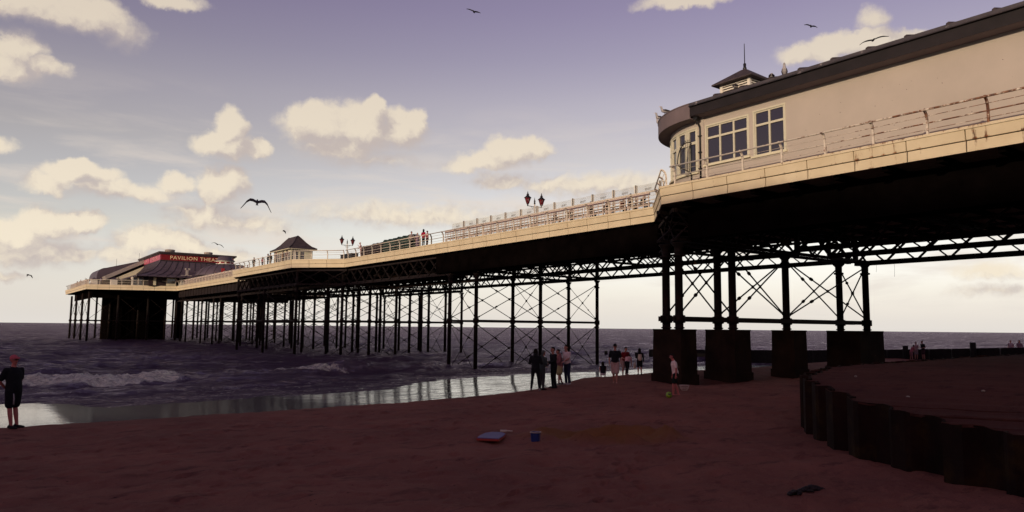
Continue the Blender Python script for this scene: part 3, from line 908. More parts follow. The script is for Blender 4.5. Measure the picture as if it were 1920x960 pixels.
# horizontal ties and diagonal rods
def tie(p, q, w=0.16, h=0.20):
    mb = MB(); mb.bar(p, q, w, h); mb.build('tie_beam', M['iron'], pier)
def xrods(p, q, z0, z1, r=0.034, knot=True, node=True):
    """two crossing rods between vertical lines p and q (x,y)"""
    mb = MB()
    for (a, b) in (((p[0], p[1], z0), (q[0], q[1], z1)), ((p[0], p[1], z1), (q[0], q[1], z0))):
        a = Vector(a); b = Vector(b)
        mb.tube([a, b], r, 6)
        d = (b - a)
        t = 0.30
        if knot:
            mb.tube([a + d*(t-0.02), a + d*(t-0.012), a + d*(t+0.012), a + d*(t+0.02)], [r*1.1, r*2.2, r*2.2, r*1.1], 6)
        for e, s in ((a, 1), (b, -1)):
            u = d.normalized() * s
            mb.bar(e + u*0.12, e + u*0.42, 0.05, 0.11)
    if node:
        c = (Vector((p[0], p[1], (z0+z1)/2)) + Vector((q[0], q[1], (z0+z1)/2)))/2
        dd = Vector((q[0]-p[0], q[1]-p[1], 0)).normalized()
        mb.bar(c - dd*0.10, c + dd*0.10, 0.05, 0.20)
    return mb.build('tie_rods', M['iron'], pier)
for y in (91.5, 118.5, 144.0):
    for x in XS3: put_col(x, y, col_std)
    for i in range(2): xrods((XS3[i], y), (XS3[i+1], y), 3.3, 6.75); xrods((XS3[i], y), (XS3[i+1], y), -1.3, 2.85)
    tie((XS3[0], y, 3.1), (XS3[-1], y, 3.1))
for x in (37.5, 44.5):
    for y in (79, 91.5): put_col(x, y, col_std)
k = 0
for y in PAIRS:
    for dy in (0, 4.0):
        yy = y + dy; off = 0.0 if dy == 0 else -0.15
        tie((XS3[0]+off, yy, 3.1), (XS3[-1]+off, yy, 3.1))
        for i in range(2):
            p = (XS3[i]+off, yy); q = (XS3[i+1]+off, yy)
            xrods(p, q, 3.3, 6.75); xrods(p, q, -1.3, 2.85)
    for x in XS3:
        xrods((x, y), (x-0.15, y+4), 3.3, 6.75, 0.024); xrods((x, y), (x-0.15, y+4), -1.3, 2.85, 0.024)
        tie((x, y, 3.1), (x-0.15, y+4, 3.1), 0.12, 0.14)
for (p, q) in (((29.7,25.3),(34.1,25.2)), ((34.1,25.2),(40.1,25.7)), ((40.1,25.7),(47.4,26.3)), ((47.4,26.3),(48.8,25.2)), ((29.95,26.4),(34.1,26.2)), ((34.1,26.2),(40.1,25.7)), ((40.1,25.7),(48.8,25.2))):
    xrods(p, q, 3.35, 6.9, 0.044)
tie((29.3, 25.35, 3.12), (49.0, 25.35, 3.12), 0.18, 0.26); tie((29.3, 26.3, 3.12), (49.0, 26.2, 3.12), 0.18, 0.26)
for y in (165.5, 188, 198.5):
    tie((HEADX[0], y, 3.1), (HEADX[-1], y, 3.1))
for i in range(7):
    xrods((HEADX[i], 165.5), (HEADX[i+1], 165.5), 3.3, 7.9, 0.04); xrods((HEADX[i], 165.5), (HEADX[i+1], 165.5), -1.2, 2.9, 0.04)
for i in range(3):
    xrods((17.8, HEADY[i]), (17.8, HEADY[i+1]), 3.3, 7.9, 0.035); xrods((17.8, HEADY[i]), (17.8, HEADY[i+1]), -1.2, 2.9, 0.035)
for x in (29.8, 52.6):
    xrods((x, 82.4), (x, 94), 3.3, 6.8, 0.03); xrods((x, 94), (x, 105.4), 3.3, 6.8, 0.03)
    tie((x, 82.4, 3.1), (x, 105.4, 3.1))

# lattice girders along the pier
def girder(x, y0, y1, z0=7.2, z1=9.0, pitch=2.0, w=0.17, m='iron', mid=False, doubled=True):
    mb = MB()
    mb.bar((x, y0, z0 + 0.05), (x, y1, z0 + 0.05), 0.32, 0.12)
    mb.bar((x, y0, z0 + 0.21), (x, y1, z0 + 0.21), 0.10, 0.20)
    mb.bar((x, y0, z1 - 0.08), (x, y1, z1 - 0.08), 0.30, 0.16)
    n = max(2, round((y1 - y0) / pitch)); s = (y1 - y0) / n
    zz0 = z0 + 0.12; zz1 = z1 - 0.1
    for k in range(n):
        ya = y0 + k*s
        r = 1.0 * s
        for (p, q, ox) in (((ya, zz0), (ya + r, zz1), 0.05), ((ya, zz1), (ya + r, zz0), -0.05)):
            yb = min(q[0], y1); t = (yb - p[0]) / (q[0] - p[0])
            if t < 0.15: continue
            zb = p[1] + (q[1] - p[1]) * t
            mb.bar((x + ox, p[0], p[1]), (x + ox, yb, zb), 0.035, w, up=(1, 0, 0))
    # stiffeners
    for yy in (y0, y1): mb.box(x - 0.12, yy - 0.09, z0, x + 0.12, yy + 0.09, z1)
    return mb.build('girder', M[m], pier)
SPANS = [(-16, 25.4), (25.4, 51.0), (51.0, 55.0), (55.0, 79.0), (79.0, 83.0), (83.0, 105.5), (105.5, 109.5), (109.5, 131), (131, 156), (156, 166)]
for a, b in SPANS:
    for x in XS3:
        if x == 34.0 and a in (25.4, 51.0, -16): continue
        if a == -16:
            girder(x, a + 0.05, b - 0.05, z0=7.45 if x == 41 else 6.98, w=0.33); continue
        girder(x, a + 0.05, b - 0.05, m='iron_grey' if x == 34.0 and a > 50 else 'iron')
girder(29.8, 82.4, 106, m='iron_grey'); girder(52.6, 82.4, 106)
girder(44.5, -16, 25.3, z0=7.28, w=0.33)
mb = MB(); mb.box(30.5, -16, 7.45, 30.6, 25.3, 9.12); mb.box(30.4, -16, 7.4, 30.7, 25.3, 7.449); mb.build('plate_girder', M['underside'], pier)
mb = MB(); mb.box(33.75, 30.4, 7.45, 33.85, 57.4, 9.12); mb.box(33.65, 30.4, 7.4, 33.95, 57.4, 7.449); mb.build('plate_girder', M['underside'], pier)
# cross girders over each row of columns
def cross_girder(y, x0, x1, z0=7.25, z1=9.0, n=5, m='iron'):
    mb = MB()
    mb.bar((x0, y, z0 + .08), (x1, y, z0 + .08), 0.26, 0.16); mb.bar((x0, y, z1 - .1), (x1, y, z1 - .1), 0.26, 0.2)
    s = (x1 - x0) / n
    for k in range(n):
        xa = x0 + k*s
        mb.bar((xa, y + 0.04, z0 + .1), (xa + s, y + 0.04, z1 - .1), 0.04, 0.15, up=(0, 1, 0))
        mb.bar((xa, y - 0.04, z1 - .1), (xa + s, y - 0.04, z0 + .1), 0.04, 0.15, up=(0, 1, 0))
    mb.build('cross_girder', M[m], pier)
for y in PAIRS:
    cross_girder(y, 34.1, 47.9); cross_girder(y + 4, 34.1, 47.9)
cross_girder(25.35, 29.5, 49.2, n=9); cross_girder(26.5, 29.5, 49.2, n=9)
for y in (10, 17.5, 2): cross_girder(y, 31.0, 47.0, z0=8.5, n=12)
for x in (33.8, 37.6):
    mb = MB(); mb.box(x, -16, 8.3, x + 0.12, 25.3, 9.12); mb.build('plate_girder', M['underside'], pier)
for y in (33.5, 42.5, 63, 71, 91, 99, 118, 125, 139, 148): cross_girder(y, 34.1, 47.9, z0=7.9, n=6)
# diagonal girder under the bays
for (p, q) in (((33.7, 77.2), (29.6, 82.0)), ((29.5, 25.4), (33.9, 30.3))):
    mb = MB()
    a = Vector((*p, 0)); b = Vector((*q, 0))
    mb.bar(a + Vector((0,0,7.3)), b + Vector((0,0,7.3)), 0.2, 0.14); mb.bar(a + Vector((0,0,8.9)), b + Vector((0,0,8.9)), 0.2, 0.2)
    for k in range(2):
        c = a.lerp(b, k/2); d = a.lerp(b, (k+1)/2)
        mb.bar(c + Vector((0,0,7.3)), d + Vector((0,0,8.9)), 0.05, 0.07); mb.bar(c + Vector((0,0,8.9)), d + Vector((0,0,7.3)), 0.05, 0.07)
    mb.build('bay_bracing', M['iron_grey'], pier)
# the plated undercroft of the pier head
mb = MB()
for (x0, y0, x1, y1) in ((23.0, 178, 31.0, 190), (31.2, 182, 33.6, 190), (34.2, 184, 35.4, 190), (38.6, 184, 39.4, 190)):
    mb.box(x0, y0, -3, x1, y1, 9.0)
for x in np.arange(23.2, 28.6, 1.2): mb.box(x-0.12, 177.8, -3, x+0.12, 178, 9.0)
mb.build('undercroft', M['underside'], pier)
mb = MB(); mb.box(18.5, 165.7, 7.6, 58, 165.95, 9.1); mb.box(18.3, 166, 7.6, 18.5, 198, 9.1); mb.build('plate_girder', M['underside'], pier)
mb = MB(); mb.box(32.75, 111, 7.9, 32.95, 158, 9.15)
for y in np.arange(112, 158, 2.1): mb.box(32.68, y-.05, 7.9, 32.75, y+.05, 9.15)
mb.build('plate_girder', M['iron_grey'], pier)

# ------------------------------------------------------------------ the near pier building with the half-round end
bld = thing('pier_building', 'long pinkish rendered pier building with half-round windowed end and dark eaves', 'building', (35.3, 10, ZT))
def child(mb, name, m, parent, origin, label=None):
    """meshes are written in world metres; shift them into the parent's frame"""
    o = mb.build(name, m, parent, label)
    if o: o.matrix_parent_inverse = Matrix.Translation(-Vector(origin))
    return o
BO = (35.3, 10, ZT)
CX, CY, RW, RE = 35.3, 24.9, 4.3, 5.02
WX = CX - RW           # 31.0
ZW = 14.1; ZE0, ZE1 = 13.91, 14.72
# wall with real window openings: built as horizontal bands and piers along the outline
def outline(R):
    """points from (CX-R, -16) along the straight side, round the end, to the far side"""
    pts = [(CX - R, -16.4), (CX - R, CY)]
    for k in range(1, 48): 
        t = math.pi - math.pi*k/48
        pts.append((CX + R*math.cos(t), CY + R*math.sin(t)))
    pts += [(CX + R, CY), (CX + R, -16.4)]
    return pts
# windows: straight ones by y-range, round ones by angle (degrees past the corner)
SW = [(21.78, 24.36, 11.38, 13.47, 3), (19.70, 21.36, 11.28, 13.55, 2)]
RWIN = [(1.6, 10, 11.1, 13.5, 1), (12.8, 23, 11.1, 13.5, 1), (26, 36.5, 11.1, 13.5, 1), (40, 50, 11.1, 13.5, 1), (55, 66, 11.1, 13.5, 1), (72, 84, 11.1, 13.5, 1), (92, 104, 11.1, 13.5, 1)]
T_W = 0.22
mb = MB()
# straight side
ycuts = sorted([-16.4, 4.0, CY] + [w[0] for w in SW] + [w[1] for w in SW])
for i in range(len(ycuts) - 1):
    a, b = ycuts[i], ycuts[i+1]
    w = next((w for w in SW if abs(w[0] - a) < 1e-6), None)
    if w:
        mb.box(WX, a, ZT - 0.03, WX + T_W, b, w[2]); mb.box(WX, a, w[3], WX + T_W, b, ZW)
    else:
        mb.box(WX, a, ZT - 0.03, WX + T_W, b, ZW)
mb.box(CX + RW - T_W, -16.4, ZT - 0.03, CX + RW, CY, ZW)
mb.box(WX + T_W, -16.4, ZT - 0.03, CX + RW - T_W, -16.2, ZW)
def arc_box(mb, d0, d1, z0, z1, r0, r1, mi=0, n=None):
    n = n or max(1, int(abs(d1 - d0) / 3))
    for k in range(n):
        t0 = math.radians(180 - (d0 + (d1-d0)*k/n)); t1 = math.radians(180 - (d0 + (d1-d0)*(k+1)/n))
        q = []
        for z in (z0, z1):
            for (t, r) in ((t0, r0), (t1, r0), (t1, r1), (t0, r1)):
                q.append((CX + r*math.cos(t), CY + r*math.sin(t), z))
        mb.add(q, [(0,3,2,1),(4,5,6,7),(0,1,5,4),(1,2,6,5),(2,3,7,6),(3,0,4,7)], mi)
dcuts = sorted([0, 180] + [w[0] for w in RWIN] + [w[1] for w in RWIN])
for i in range(len(dcuts) - 1):
    a, b = dcuts[i], dcuts[i+1]
    w = next((w for w in RWIN if w[0] == a), None)
    if w:
        arc_box(mb, a, b, ZT - 0.03, w[2], RW - T_W, RW); arc_box(mb, a, b, w[3], ZW, RW - T_W, RW)
    else: arc_box(mb, a, b, ZT - 0.03, ZW, RW - T_W, RW)
wall = child(mb, 'wall', M['wall'], bld, BO)
# vertical flat pilaster and mouldings round the windows
mb = MB()
mb.box(WX - 0.05, 24.50, ZT, WX, 24.78, ZW)
child(mb, 'moulding', M['wall'], bld, BO)
# interior backing so the rooms behind the glass are dark
mb = MB(); mb.box(WX + 1.2, 15, ZT, WX + 1.3, 26, ZW - 0.05); mb.box(WX + 0.25, 15, ZW-0.1, WX + 4, 26, ZW - 0.06)
child(mb, 'room_partition', M['curtain'], bld, BO)
def window(y0, y1, z0, z1, n):
    fr = MB()
    x0, x1 = WX + 0.01, WX + 0.11
    fr.box(WX - 0.03, y0 - 0.10, z1, WX + 0.12, y1 + 0.10, z1 + 0.09)
    fr.box(WX - 0.02, y0 - 0.09, z0, WX + 0.12, y0, z1); fr.box(WX - 0.02, y1, z0, WX + 0.12, y1 + 0.09, z1)
    w = (y1 - y0); zt = z0 + (z1 - z0) * 0.69
    b = 0.058
    xs = [y0 + w*k/n for k in range(n+1)]
    for k, y in enumerate(xs):
        e0 = y if k == 0 else y - b*0.8; e1 = y if k == n else y + b*0.8
        if k == 0: e1 = y + b
        if k == n: e0 = y - b
        fr.box(x0, e0, z0 + 0.002, x1, e1, z1 - 0.002)
    for k in range(n):
        ya = xs[k] + b*(1 if k == 0 else 0.8); yb = xs[k+1] - b*(1 if k == n-1 else 0.8)
        fr.box(x0+0.004, ya, z1 - 0.07, x1, yb, z1 - 0.002); fr.box(x0+0.004, ya, z0 + 0.002, x1, yb, z0 + 0.07); fr.box(x0 - 0.012, ya, zt - 0.055, x1, yb, zt + 0.055)
    wo_ = child(fr, 'window', M['frame'], bld, BO)
    s = MB(); s.box(WX - 0.13, y0 - 0.16, z0 - 0.10, WX + 0.1, y1 + 0.16, z0 - 0.002)
    so = s.build('sill', M['wall_cream'], wo_)
    gl = MB(); gl.box(x0 + 0.055, y0 + 0.02, z0 + 0.02, x0 + 0.065, y1 - 0.02, z1 - 0.02)
    gl.build('pane', M['glass'], wo_)
for w in SW: window(*w)
def round_window(d0, d1, z0, z1, n):
    fr = MB(); R = RW
    zt = z0 + (z1 - z0)*0.69
    deg = 1.05
    for a in (d0, d1 - deg): arc_box(fr, a, a + deg, z0, z1, R - 0.1, R + 0.02, n=1)
    for (za, zb) in ((z0, z0+0.09), (zt-0.075, zt+0.075), (z1-0.09, z1)): arc_box(fr, d0+deg, d1-deg, za+0.001, zb-0.001, R-0.1, R+0.012)
    arc_box(fr, d0 - 1.2, d0 - 0.02, z0, z1, R - 0.02, R + 0.035, n=1); arc_box(fr, d1 + 0.02, d1 + 1.2, z0, z1, R - 0.02, R + 0.035, n=1)
    arc_box(fr, d0 - 1.2, d1 + 1.2, z1 + 0.002, z1 + 0.09, R - 0.02, R + 0.045)
    o = child(fr, 'window', M['frame'], bld, BO)
    s = MB(); arc_box(s, d0 - 1.8, d1 + 1.8, z0 - 0.10, z0 - 0.003, R - 0.05, R + 0.13); s.build('sill', M['wall_cream'], o)
    gl = MB(); arc_box(gl, d0 + 0.3, d1 - 0.3, z0 + 0.02, z1 - 0.02, R - 0.06, R - 0.05); gl.build('pane', M['glass'], o)
for w in RWIN: round_window(*w)
# eaves: round grey band, straight dark board with capping and soffit moulding
mb = MB()
arc_box(mb, 0, 180, ZE0, ZE1, RE - 0.1, RE, n=60); arc_box(mb, 0, 180, ZE0, ZE0 + 0.05, RW - 0.01, RE - 0.1, n=60)
arc_box(mb, 0, 180, ZE1, ZE1 + 0.05, RE - 0.2, RE + 0.03, n=60)
child(mb, 'round_eave', M['eave_grey'], bld, BO)
EX = CX - RE
mb = MB()
mb.box(EX + 0.03, -16.4, ZE0 + 0.14, EX + 0.1, CY, ZE1 - 0.10)
mb.box(EX + 0.10, -16.4, ZE0 + 0.14, WX - 0.01, CY, ZE0 + 0.18)
child(mb, 'eave_board', M['eave_dark'], bld, BO)
mb = MB()
mb.add([(EX + 0.05, -16.4, ZE0 + 0.139), (EX + 0.05, CY, ZE0 + 0.139), (WX + 0.0, CY, ZE0 + 0.125), (WX + 0.0, -16.4, ZE0 + 0.125), (WX+0.0, CY, ZE0+0.135), (WX+0.0, -16.4, ZE0+0.135)], [(0,1,2,3), (3,2,4,5), (0,5,4,1), (1,4,2), (0,3,5)])
child(mb, 'soffit', M['eave_grey'], bld, BO)
mb = MB()
mb.box(EX - 0.04, -16.4, ZE1 - 0.098, EX + 0.5, CY, ZE1 + 0.04)
mb.tube([(EX - 0.05, -16.4, ZE1 - 0.13), (EX - 0.05, CY, ZE1 - 0.13)], 0.045, 8)
child(mb, 'eave_capping', M['capping'], bld, BO)
for y in np.arange(2.2, 24.2, 1.62):
    mb = MB()
    mb.tube([(EX - 0.02, y, ZE1 + 0.05), (EX + 0.08, y, ZE1 + 0.10), (EX + 1.5, y, ZE1 + 0.5)], [0.07, 0.08, 0.06], 8)
    child(mb, 'roof_roll', M['slate'], bld, BO)
# roof: low pitched, hipped round the end, rising to the cupola
mb = MB()
n = 48
oc = [(CX - RE + 0.2, -16.4, ZE1 + 0.03)] + [(CX + (RE - 0.2)*math.cos(math.pi - math.pi*k/n), CY + (RE - 0.2)*math.sin(math.pi - math.pi*k/n), ZE1 + 0.03) for k in range(n+1)] + [(CX + RE - 0.2, -16.4, ZE1 + 0.03)]
vs = oc + [(CX, CY, 15.75), (CX, -16.4, 15.75)]
A, Bq = len(oc), len(oc) + 1
fs = [(0, 1, A, Bq), (len(oc)-2, len(oc)-1, Bq, A)] + [(k, k+1, A) for k in range(1, n+1)]
mb.add(vs, fs); child(mb, 'roof', M['slate'], bld, BO)
# cupola (a part of the building) with louvres and finial
cu = MB()
c0, c1 = CX - 1.02, CX + 1.02; d0, d1 = CY - 1.02, CY + 1.02
for (x, y) in ((c0, d0), (c1 - 0.16, d0), (c0, d1 - 0.16), (c1 - 0.16, d1 - 0.16)): cu.box(x, y, 15.2, x + 0.16, y + 0.16, 16.94)
for k in range(7):
    z = 15.87 + k*0.145
    cu.box(c0 + 0.02, d0 + 0.16, z, c0 + 0.09, d1 - 0.16, z + 0.075); cu.box(c1 - 0.09, d0 + 0.16, z, c1 - 0.02, d1 - 0.16, z + 0.075)
    cu.box(c0 + 0.16, d0 + 0.02, z, c1 - 0.16, d0 + 0.09, z + 0.075); cu.box(c0 + 0.16, d1 - 0.09, z, c1 - 0.16, d1 - 0.02, z + 0.075)
cuo = child(cu, 'cupola', M['white'], bld, BO)
m2 = MB(); m2.box(c0 + 0.12, d0 + 0.12, 15.62, c1 - 0.12, d1 - 0.12, 16.92); m2.build('louvre_backing', M['underside'], cuo)
rf = MB(); e = 1.36
prof = [(e, 16.84), (e, 16.92), (0.62, 17.44), (0.20, 17.74), (0.13, 17.78)]
for i, (r, z) in enumerate(prof): pass
vs = [];
for (r, z) in prof:
    vs += [(CX - r, CY - r, z), (CX + r, CY - r, z), (CX + r, CY + r, z), (CX - r, CY + r, z)]
fs = [(3, 2, 1, 0)]
for i in range(len(prof)-1):
    for k in range(4):
        k2 = (k+1) % 4; fs.append((i*4+k, i*4+k2, (i+1)*4+k2, (i+1)*4+k))
fs.append(tuple((len(prof)-1)*4 + k for k in range(4)))
rf.add(vs, fs); rf.build('cupola_roof', M['slate'], cuo)
fn = MB(); fn.lathe([(0.16, 17.72), (0.10, 17.84), (0.12, 17.88), (0.08, 17.92), (0.09, 18.14), (0.03, 18.18), (0.02, 19.32), (0.004, 19.40)], (CX, CY, 0), 10)
fn.build('finial', M['black'], cuo)
# downpipe at the corner
mb = MB()
px, py = WX - 0.09, 24.72
mb.tube([(px - 0.3, py, ZE0 + 0.16), (px - 0.3, py, ZE0 - 0.05), (px - 0.02, py, ZE0 - 0.38), (px, py, ZE0 - 0.5), (px, py, ZT + 0.1)], 0.055, 10)
mb.box(px - 0.42, py - 0.13, ZE0 - 0.06, px - 0.18, py + 0.13, ZE0 + 0.13)
for z in (13.0, 12.1, 11.2, 10.5): mb.box(px - 0.08, py - 0.1, z, px + 0.09, py + 0.1, z + 0.05)
child(mb, 'downpipe', M['black'], bld, BO)
# pock marks in the render
mb = MB()
for k in range(34):
    y = rng.uniform(8, 19); z = rng.uniform(11.0, 13.2); s = rng.uniform(0.008, 0.022)
    mb.lathe([(s, -0.004), (s*0.6, 0.006)], (0, 0, 0), 6)
    for i in range(len(mb.v) - 12, len(mb.v)):
        v = mb.v[i]; mb.v[i] = (WX - 0.004 - v[2], y + v[0], z + v[1])
child(mb, 'wall_stain', M['eave_grey'], bld, BO)

# anti-climb fans on the corner of the walkway
def fan(name, loc, rz, label, flip=1):
    t = thing(name, label, 'fan gate', loc, rz, 'spiked fan screens')
    mb = MB(); R = 1.25
    arc = [(flip*(-R*math.cos(a)), 0, R*1.15*math.sin(a)) for a in np.linspace(0, math.pi/2, 12)]
    mb.tube(arc, 0.028, 8)
    mb.tube([(0, 0, -1.0), (0, 0, R*1.15)], 0.03, 8); mb.tube([(flip*-R, 0, 0), (flip*-R*0.8, 0, -0.1), (0, 0, -0.28)], 0.026, 8)
    arc2 = [(flip*(-0.82*R*math.cos(a)), 0, 0.95*R*math.sin(a)) for a in np.linspace(0.15, math.pi/2, 10)]
    mb.tube(arc2, 0.014, 6)
    mb.build('frame', M['black'], t)
    for k in range(1, 7):
        b = MB(); x = -R*k/7.5; top = 1.15*R*math.sqrt(max(0, 1 - (x/R)**2))
        b.tube([(flip*x, 0, -0.22), (flip*x, 0, top + 0.10)], [0.012, 0.012], 6)
        b.lathe([(0.028, 0), (0.004, 0.09)], (flip*x, 0, top + 0.08), 6)
        b.build('spike', M['black'], t)
    return t
fan('fan_screen', (30.9, 25.35, 11.35), math.radians(5), 'curved black metal fan screen of bars by the downpipe at the rounded corner')

# ------------------------------------------------------------------ benches, glass screens
def make_bench(length=1.98):
    t = thing('bench', 'white slatted bench', 'bench', (0, 0, 0), 0, 'slatted benches along the pier railing')
    L = length
    # local: runs along Y, back towards -X (the railing), seat towards +X
    b = MB()
    b.box(-0.03, -L/2, 0.90, 0.05, L/2, 1.16)                  # solid top plank
    for z in (0.50, 0.72): b.box(-0.02, -L/2 + 0.03, z, 0.02, L/2 - 0.03, z + 0.075)
    b.box(-0.03, -L/2, 0.24, 0.03, L/2, 0.33)
    for k in range(5):
        y = -L/2 + 0.04 + (L - 0.14) * k / 4
        b.box(-0.045, y, 0.02, -0.022, y + 0.06, 0.90)
    b.build('backrest', M['bench'], t)
    s = MB()
    for k in range(4): s.box(0.08 + k*0.11, -L/2 + 0.02, 0.42, 0.17 + k*0.11, L/2 - 0.02, 0.45)
    s.build('seat', M['bench'], t)
    for y in (-L/2 + 0.1, L/2 - 0.16):
        l = MB(); l.box(0.02, y, 0.0, 0.09, y + 0.06, 0.419); l.box(0.42, y, 0.0, 0.49, y + 0.06, 0.419); l.box(0.09, y+0.005, 0.12, 0.42, y + 0.055, 0.17)
        l.build('leg', M['bench'], t)
    return t
bench0 = make_bench()
ordn = ['first', 'second', 'third', 'fourth', 'fifth', 'sixth', 'seventh', 'eighth', 'ninth', 'tenth', 'eleventh', 'twelfth', 'thirteenth', 'fourteenth', 'fifteenth', 'sixteenth', 'seventeenth', 'eighteenth', 'nineteenth', 'twentieth', 'twenty-first', 'twenty-second', 'twenty-third']
bench0.location = (33.75, 32.0, ZT); bench0['label'] = 'slatted bench nearest the pier building, first along the middle railing'
for k in range(1, 12):
    dup(bench0, (33.75, 32.0 + 2.08*k, ZT), 0, 'slatted bench behind the middle railing, %s counted from the pier building' % ordn[k])
for k in range(20):
    dup(bench0, (32.75, 113.0 + 2.08*k, ZT), 0, 'distant slatted bench by the far railing, %s counted from the shelter towards the theatre' % ordn[k])
for k in range(15):
    dup(bench0, (17.5 - k*0.02, 166.0 + 2.08*k, ZT), 0, 'distant slatted bench on the pier head, %s from its shoreward corner' % ordn[k])

GX = 35.4
gposts = [31.6, 33.75, 35.9, 38.05, 40.2, 42.35, 44.5, 46.65, 48.8, 50.95, 53.1, 55.3]
def make_screen(W):
    t = thing('glass_screen', 'x', 'glass screen', (0, 0, 0), 0, 'etched glass wind screens behind the benches')
    p = MB(); p.box(-0.10, -0.07, 0, 0.06, 0.07, 2.12); p.build('post', M['white'], t)
    e = MB(); e.box(-0.125, -0.075, 0.02, -0.101, -0.03, 2.12); e.build('post_edge', M['black'], t)
    pn = MB(); pn.box(-0.006, 0.09, 0.25, 0.006, W - 0.09, 2.08); pn.build('pane', M['pane'], t)
    # lettering faces the walkway, so it reads backwards from the beach
    R = Matrix(((0, 0, 1, 0.016), (1, 0, 0, W/2), (0, 1, 0, 0), (0, 0, 0, 1)))
    text_mesh('TIDES', 0.20, 'lettering', M['text'], t, Matrix.Translation((0, 0, 1.74)) @ R, 0.002, 0.010, sx=0.95, spacing=1.25)
    text_mesh('RESTAURANT', 0.19, 'lettering', M['text'], t, Matrix.Translation((0, 0, 1.53)) @ R, 0.002, 0.010, sx=0.88, spacing=1.22)
    a = MB()
    a.tube([(0.016, W/2 - 0.32 + 0.64*k/8, 1.93 + 0.07*math.sin(math.pi*k/8)) for k in range(9)], 0.006, 4)
    a.tube([(0.016, W/2 - 0.24 + 0.48*k/8, 1.90 + 0.02*math.sin(math.pi*k/8)) for k in range(9)], 0.004, 4)
    a.build('emblem', M['text'], t)
    return t
sc0 = make_screen(2.15)
for k, y in enumerate(gposts):
    lab = 'etched clear glass wind screen with post, %s counted from the pier building' % ordn[k]
    if k == 0: sc0.location = (GX, y, ZT); sc0['label'] = lab
    else: dup(sc0, (GX, y, ZT), 0, lab)

# ------------------------------------------------------------------ twin lantern lamp posts
def make_lamp(label):
    t = thing('lamp_post', label, 'lamp post', (0, 0, 0), 0, 'twin-lantern lamp posts on the pier')
    p = MB()
    p.lathe([(0.16, 0), (0.16, 0.1), (0.12, 0.14), (0.11, 0.55), (0.13, 0.6), (0.07, 0.66), (0.055, 2.15), (0.085, 2.2), (0.06, 2.26), (0.05, 2.55)], n=12)
    p.build('pole', M['rail'], t)
    f = MB(); f.lathe([(0.05, 2.55), (0.08, 2.60), (0.055, 2.72), (0.075, 2.80), (0.03, 2.95), (0.01, 3.12)], n=10); f.build('finial', M['black'], t)
    a = MB(); a.tube([(-0.72, 0, 2.36), (0, 0, 2.34), (0.72, 0, 2.36)], 0.026, 8)
    for s in (-1, 1):
        a.tube([(s*0.05, 0, 2.0), (s*0.18, 0, 2.12), (s*0.30, 0, 2.30), (s*0.40, 0, 2.345)], 0.014, 6)
        a.tube([(s*0.10 + 0.05*math.cos(k*0.8), 0, 2.24 + 0.05*math.sin(k*0.8)) for k in range(8)], 0.010, 6)
    a.build('arm', M['black'], t)
    for s in (-1, 1):
        x = s*0.72
        l = MB()
        l.lathe([(0.05, 2.34), (0.05, 2.46), (0.09, 2.50), (0.10, 2.54)], (x, 0, 0), 8)
        l.lathe([(0.30, 3.0), (0.31, 3.03), (0.22, 3.10), (0.12, 3.20), (0.10, 3.22), (0.11, 3.30), (0.07, 3.36), (0.03, 3.40), (0.05, 3.45), (0.02, 3.52), (0.004, 3.60)], (x, 0, 0), 12)
        for k in range(8):
            tt = 2*math.pi*k/8
            l.bar((x + 0.105*math.cos(tt), 0.105*math.sin(tt), 2.53), (x + 0.255*math.cos(tt), 0.255*math.sin(tt), 3.01), 0.018, 0.018)
        lo = l.build('lantern', M['black'], t)
        gl = MB(); gl.lathe([(0.10, 2.54), (0.245, 3.0)], (x, 0, 0), 8, smooth=False); gl.build('lamp_glass', M['lamp_red'], lo)
    return t
l1 = make_lamp('nearer black twin-lantern lamp post with red glass, rising behind the slatted benches')
l1.location = (36.3, 46.0, ZT)
l2 = dup(l1, (36.3, 83.4, ZT), 0, 'farther twin-lantern lamp post with red glass, between shelter and green boxes')

# ------------------------------------------------------------------ covered stalls and boxes
def cover(name, x, y0, y1, h, m, label, group=None, wav=0.07):
    t = thing(name, label, 'covered stall', (x, (y0+y1)/2, ZT), 0, group)
    L = y1 - y0; n = 14; W = 0.95
    mb = MB(); vs = []
    secs = [(-W/2, 0.0), (-W/2 - 0.03, h*0.5), (-W/2, h - 0.12), (-W/2 + 0.12, h), (0, h + 0.03), (W/2 - 0.12, h), (W/2, h - 0.1), (W/2, 0)]
    for i in range(n + 1):
        yy = -L/2 + L*i/n
        for (xx, zz) in secs:
            w = wav * math.sin(i*1.9 + x) * math.sin(i*0.7+1) if zz > 0.2 else 0
            vs.append((xx + 0.02*math.sin(i*2.3 + zz*4), yy, zz + w + rng.uniform(-0.01, 0.01)*(zz > 0)))
    k = len(secs)
    fs = [(i*k + j, (i+1)*k + j, (i+1)*k + j + 1, i*k + j + 1) for i in range(n) for j in range(k-1)]
    fs += [tuple(range(k)), tuple(n*k + j for j in reversed(range(k)))]
    mb.add(vs, fs); mb.build('cover', m, t)
    r = MB()
    for i in (0, n//2, n): r.tube([(a*1.02, -L/2 + L*i/n, b + 0.01) for a, b in secs], 0.02, 5)
    r.build('strap', M['darkbox'], t)
    return t
cover('covered_stall', 34.9, 63.4, 66.6, 1.62, M['green'], 'dark green covered stall nearest the group at the railing', 'covered stalls on the pier')
cover('covered_stall', 34.9, 66.8, 69.7, 1.58, M['green'], 'dark green covered stall in the middle of the row', 'covered stalls on the pier')
cover('covered_stall', 34.9, 69.9, 72.4, 1.42, M['maroon'], 'blackish maroon covered stall beside the middle green one', 'covered stalls on the pier')
cover('covered_stall', 34.9, 72.6, 75.0, 1.36, M['maroon'], 'blackish maroon covered stall at the seaward end of the row', 'covered stalls on the pier')
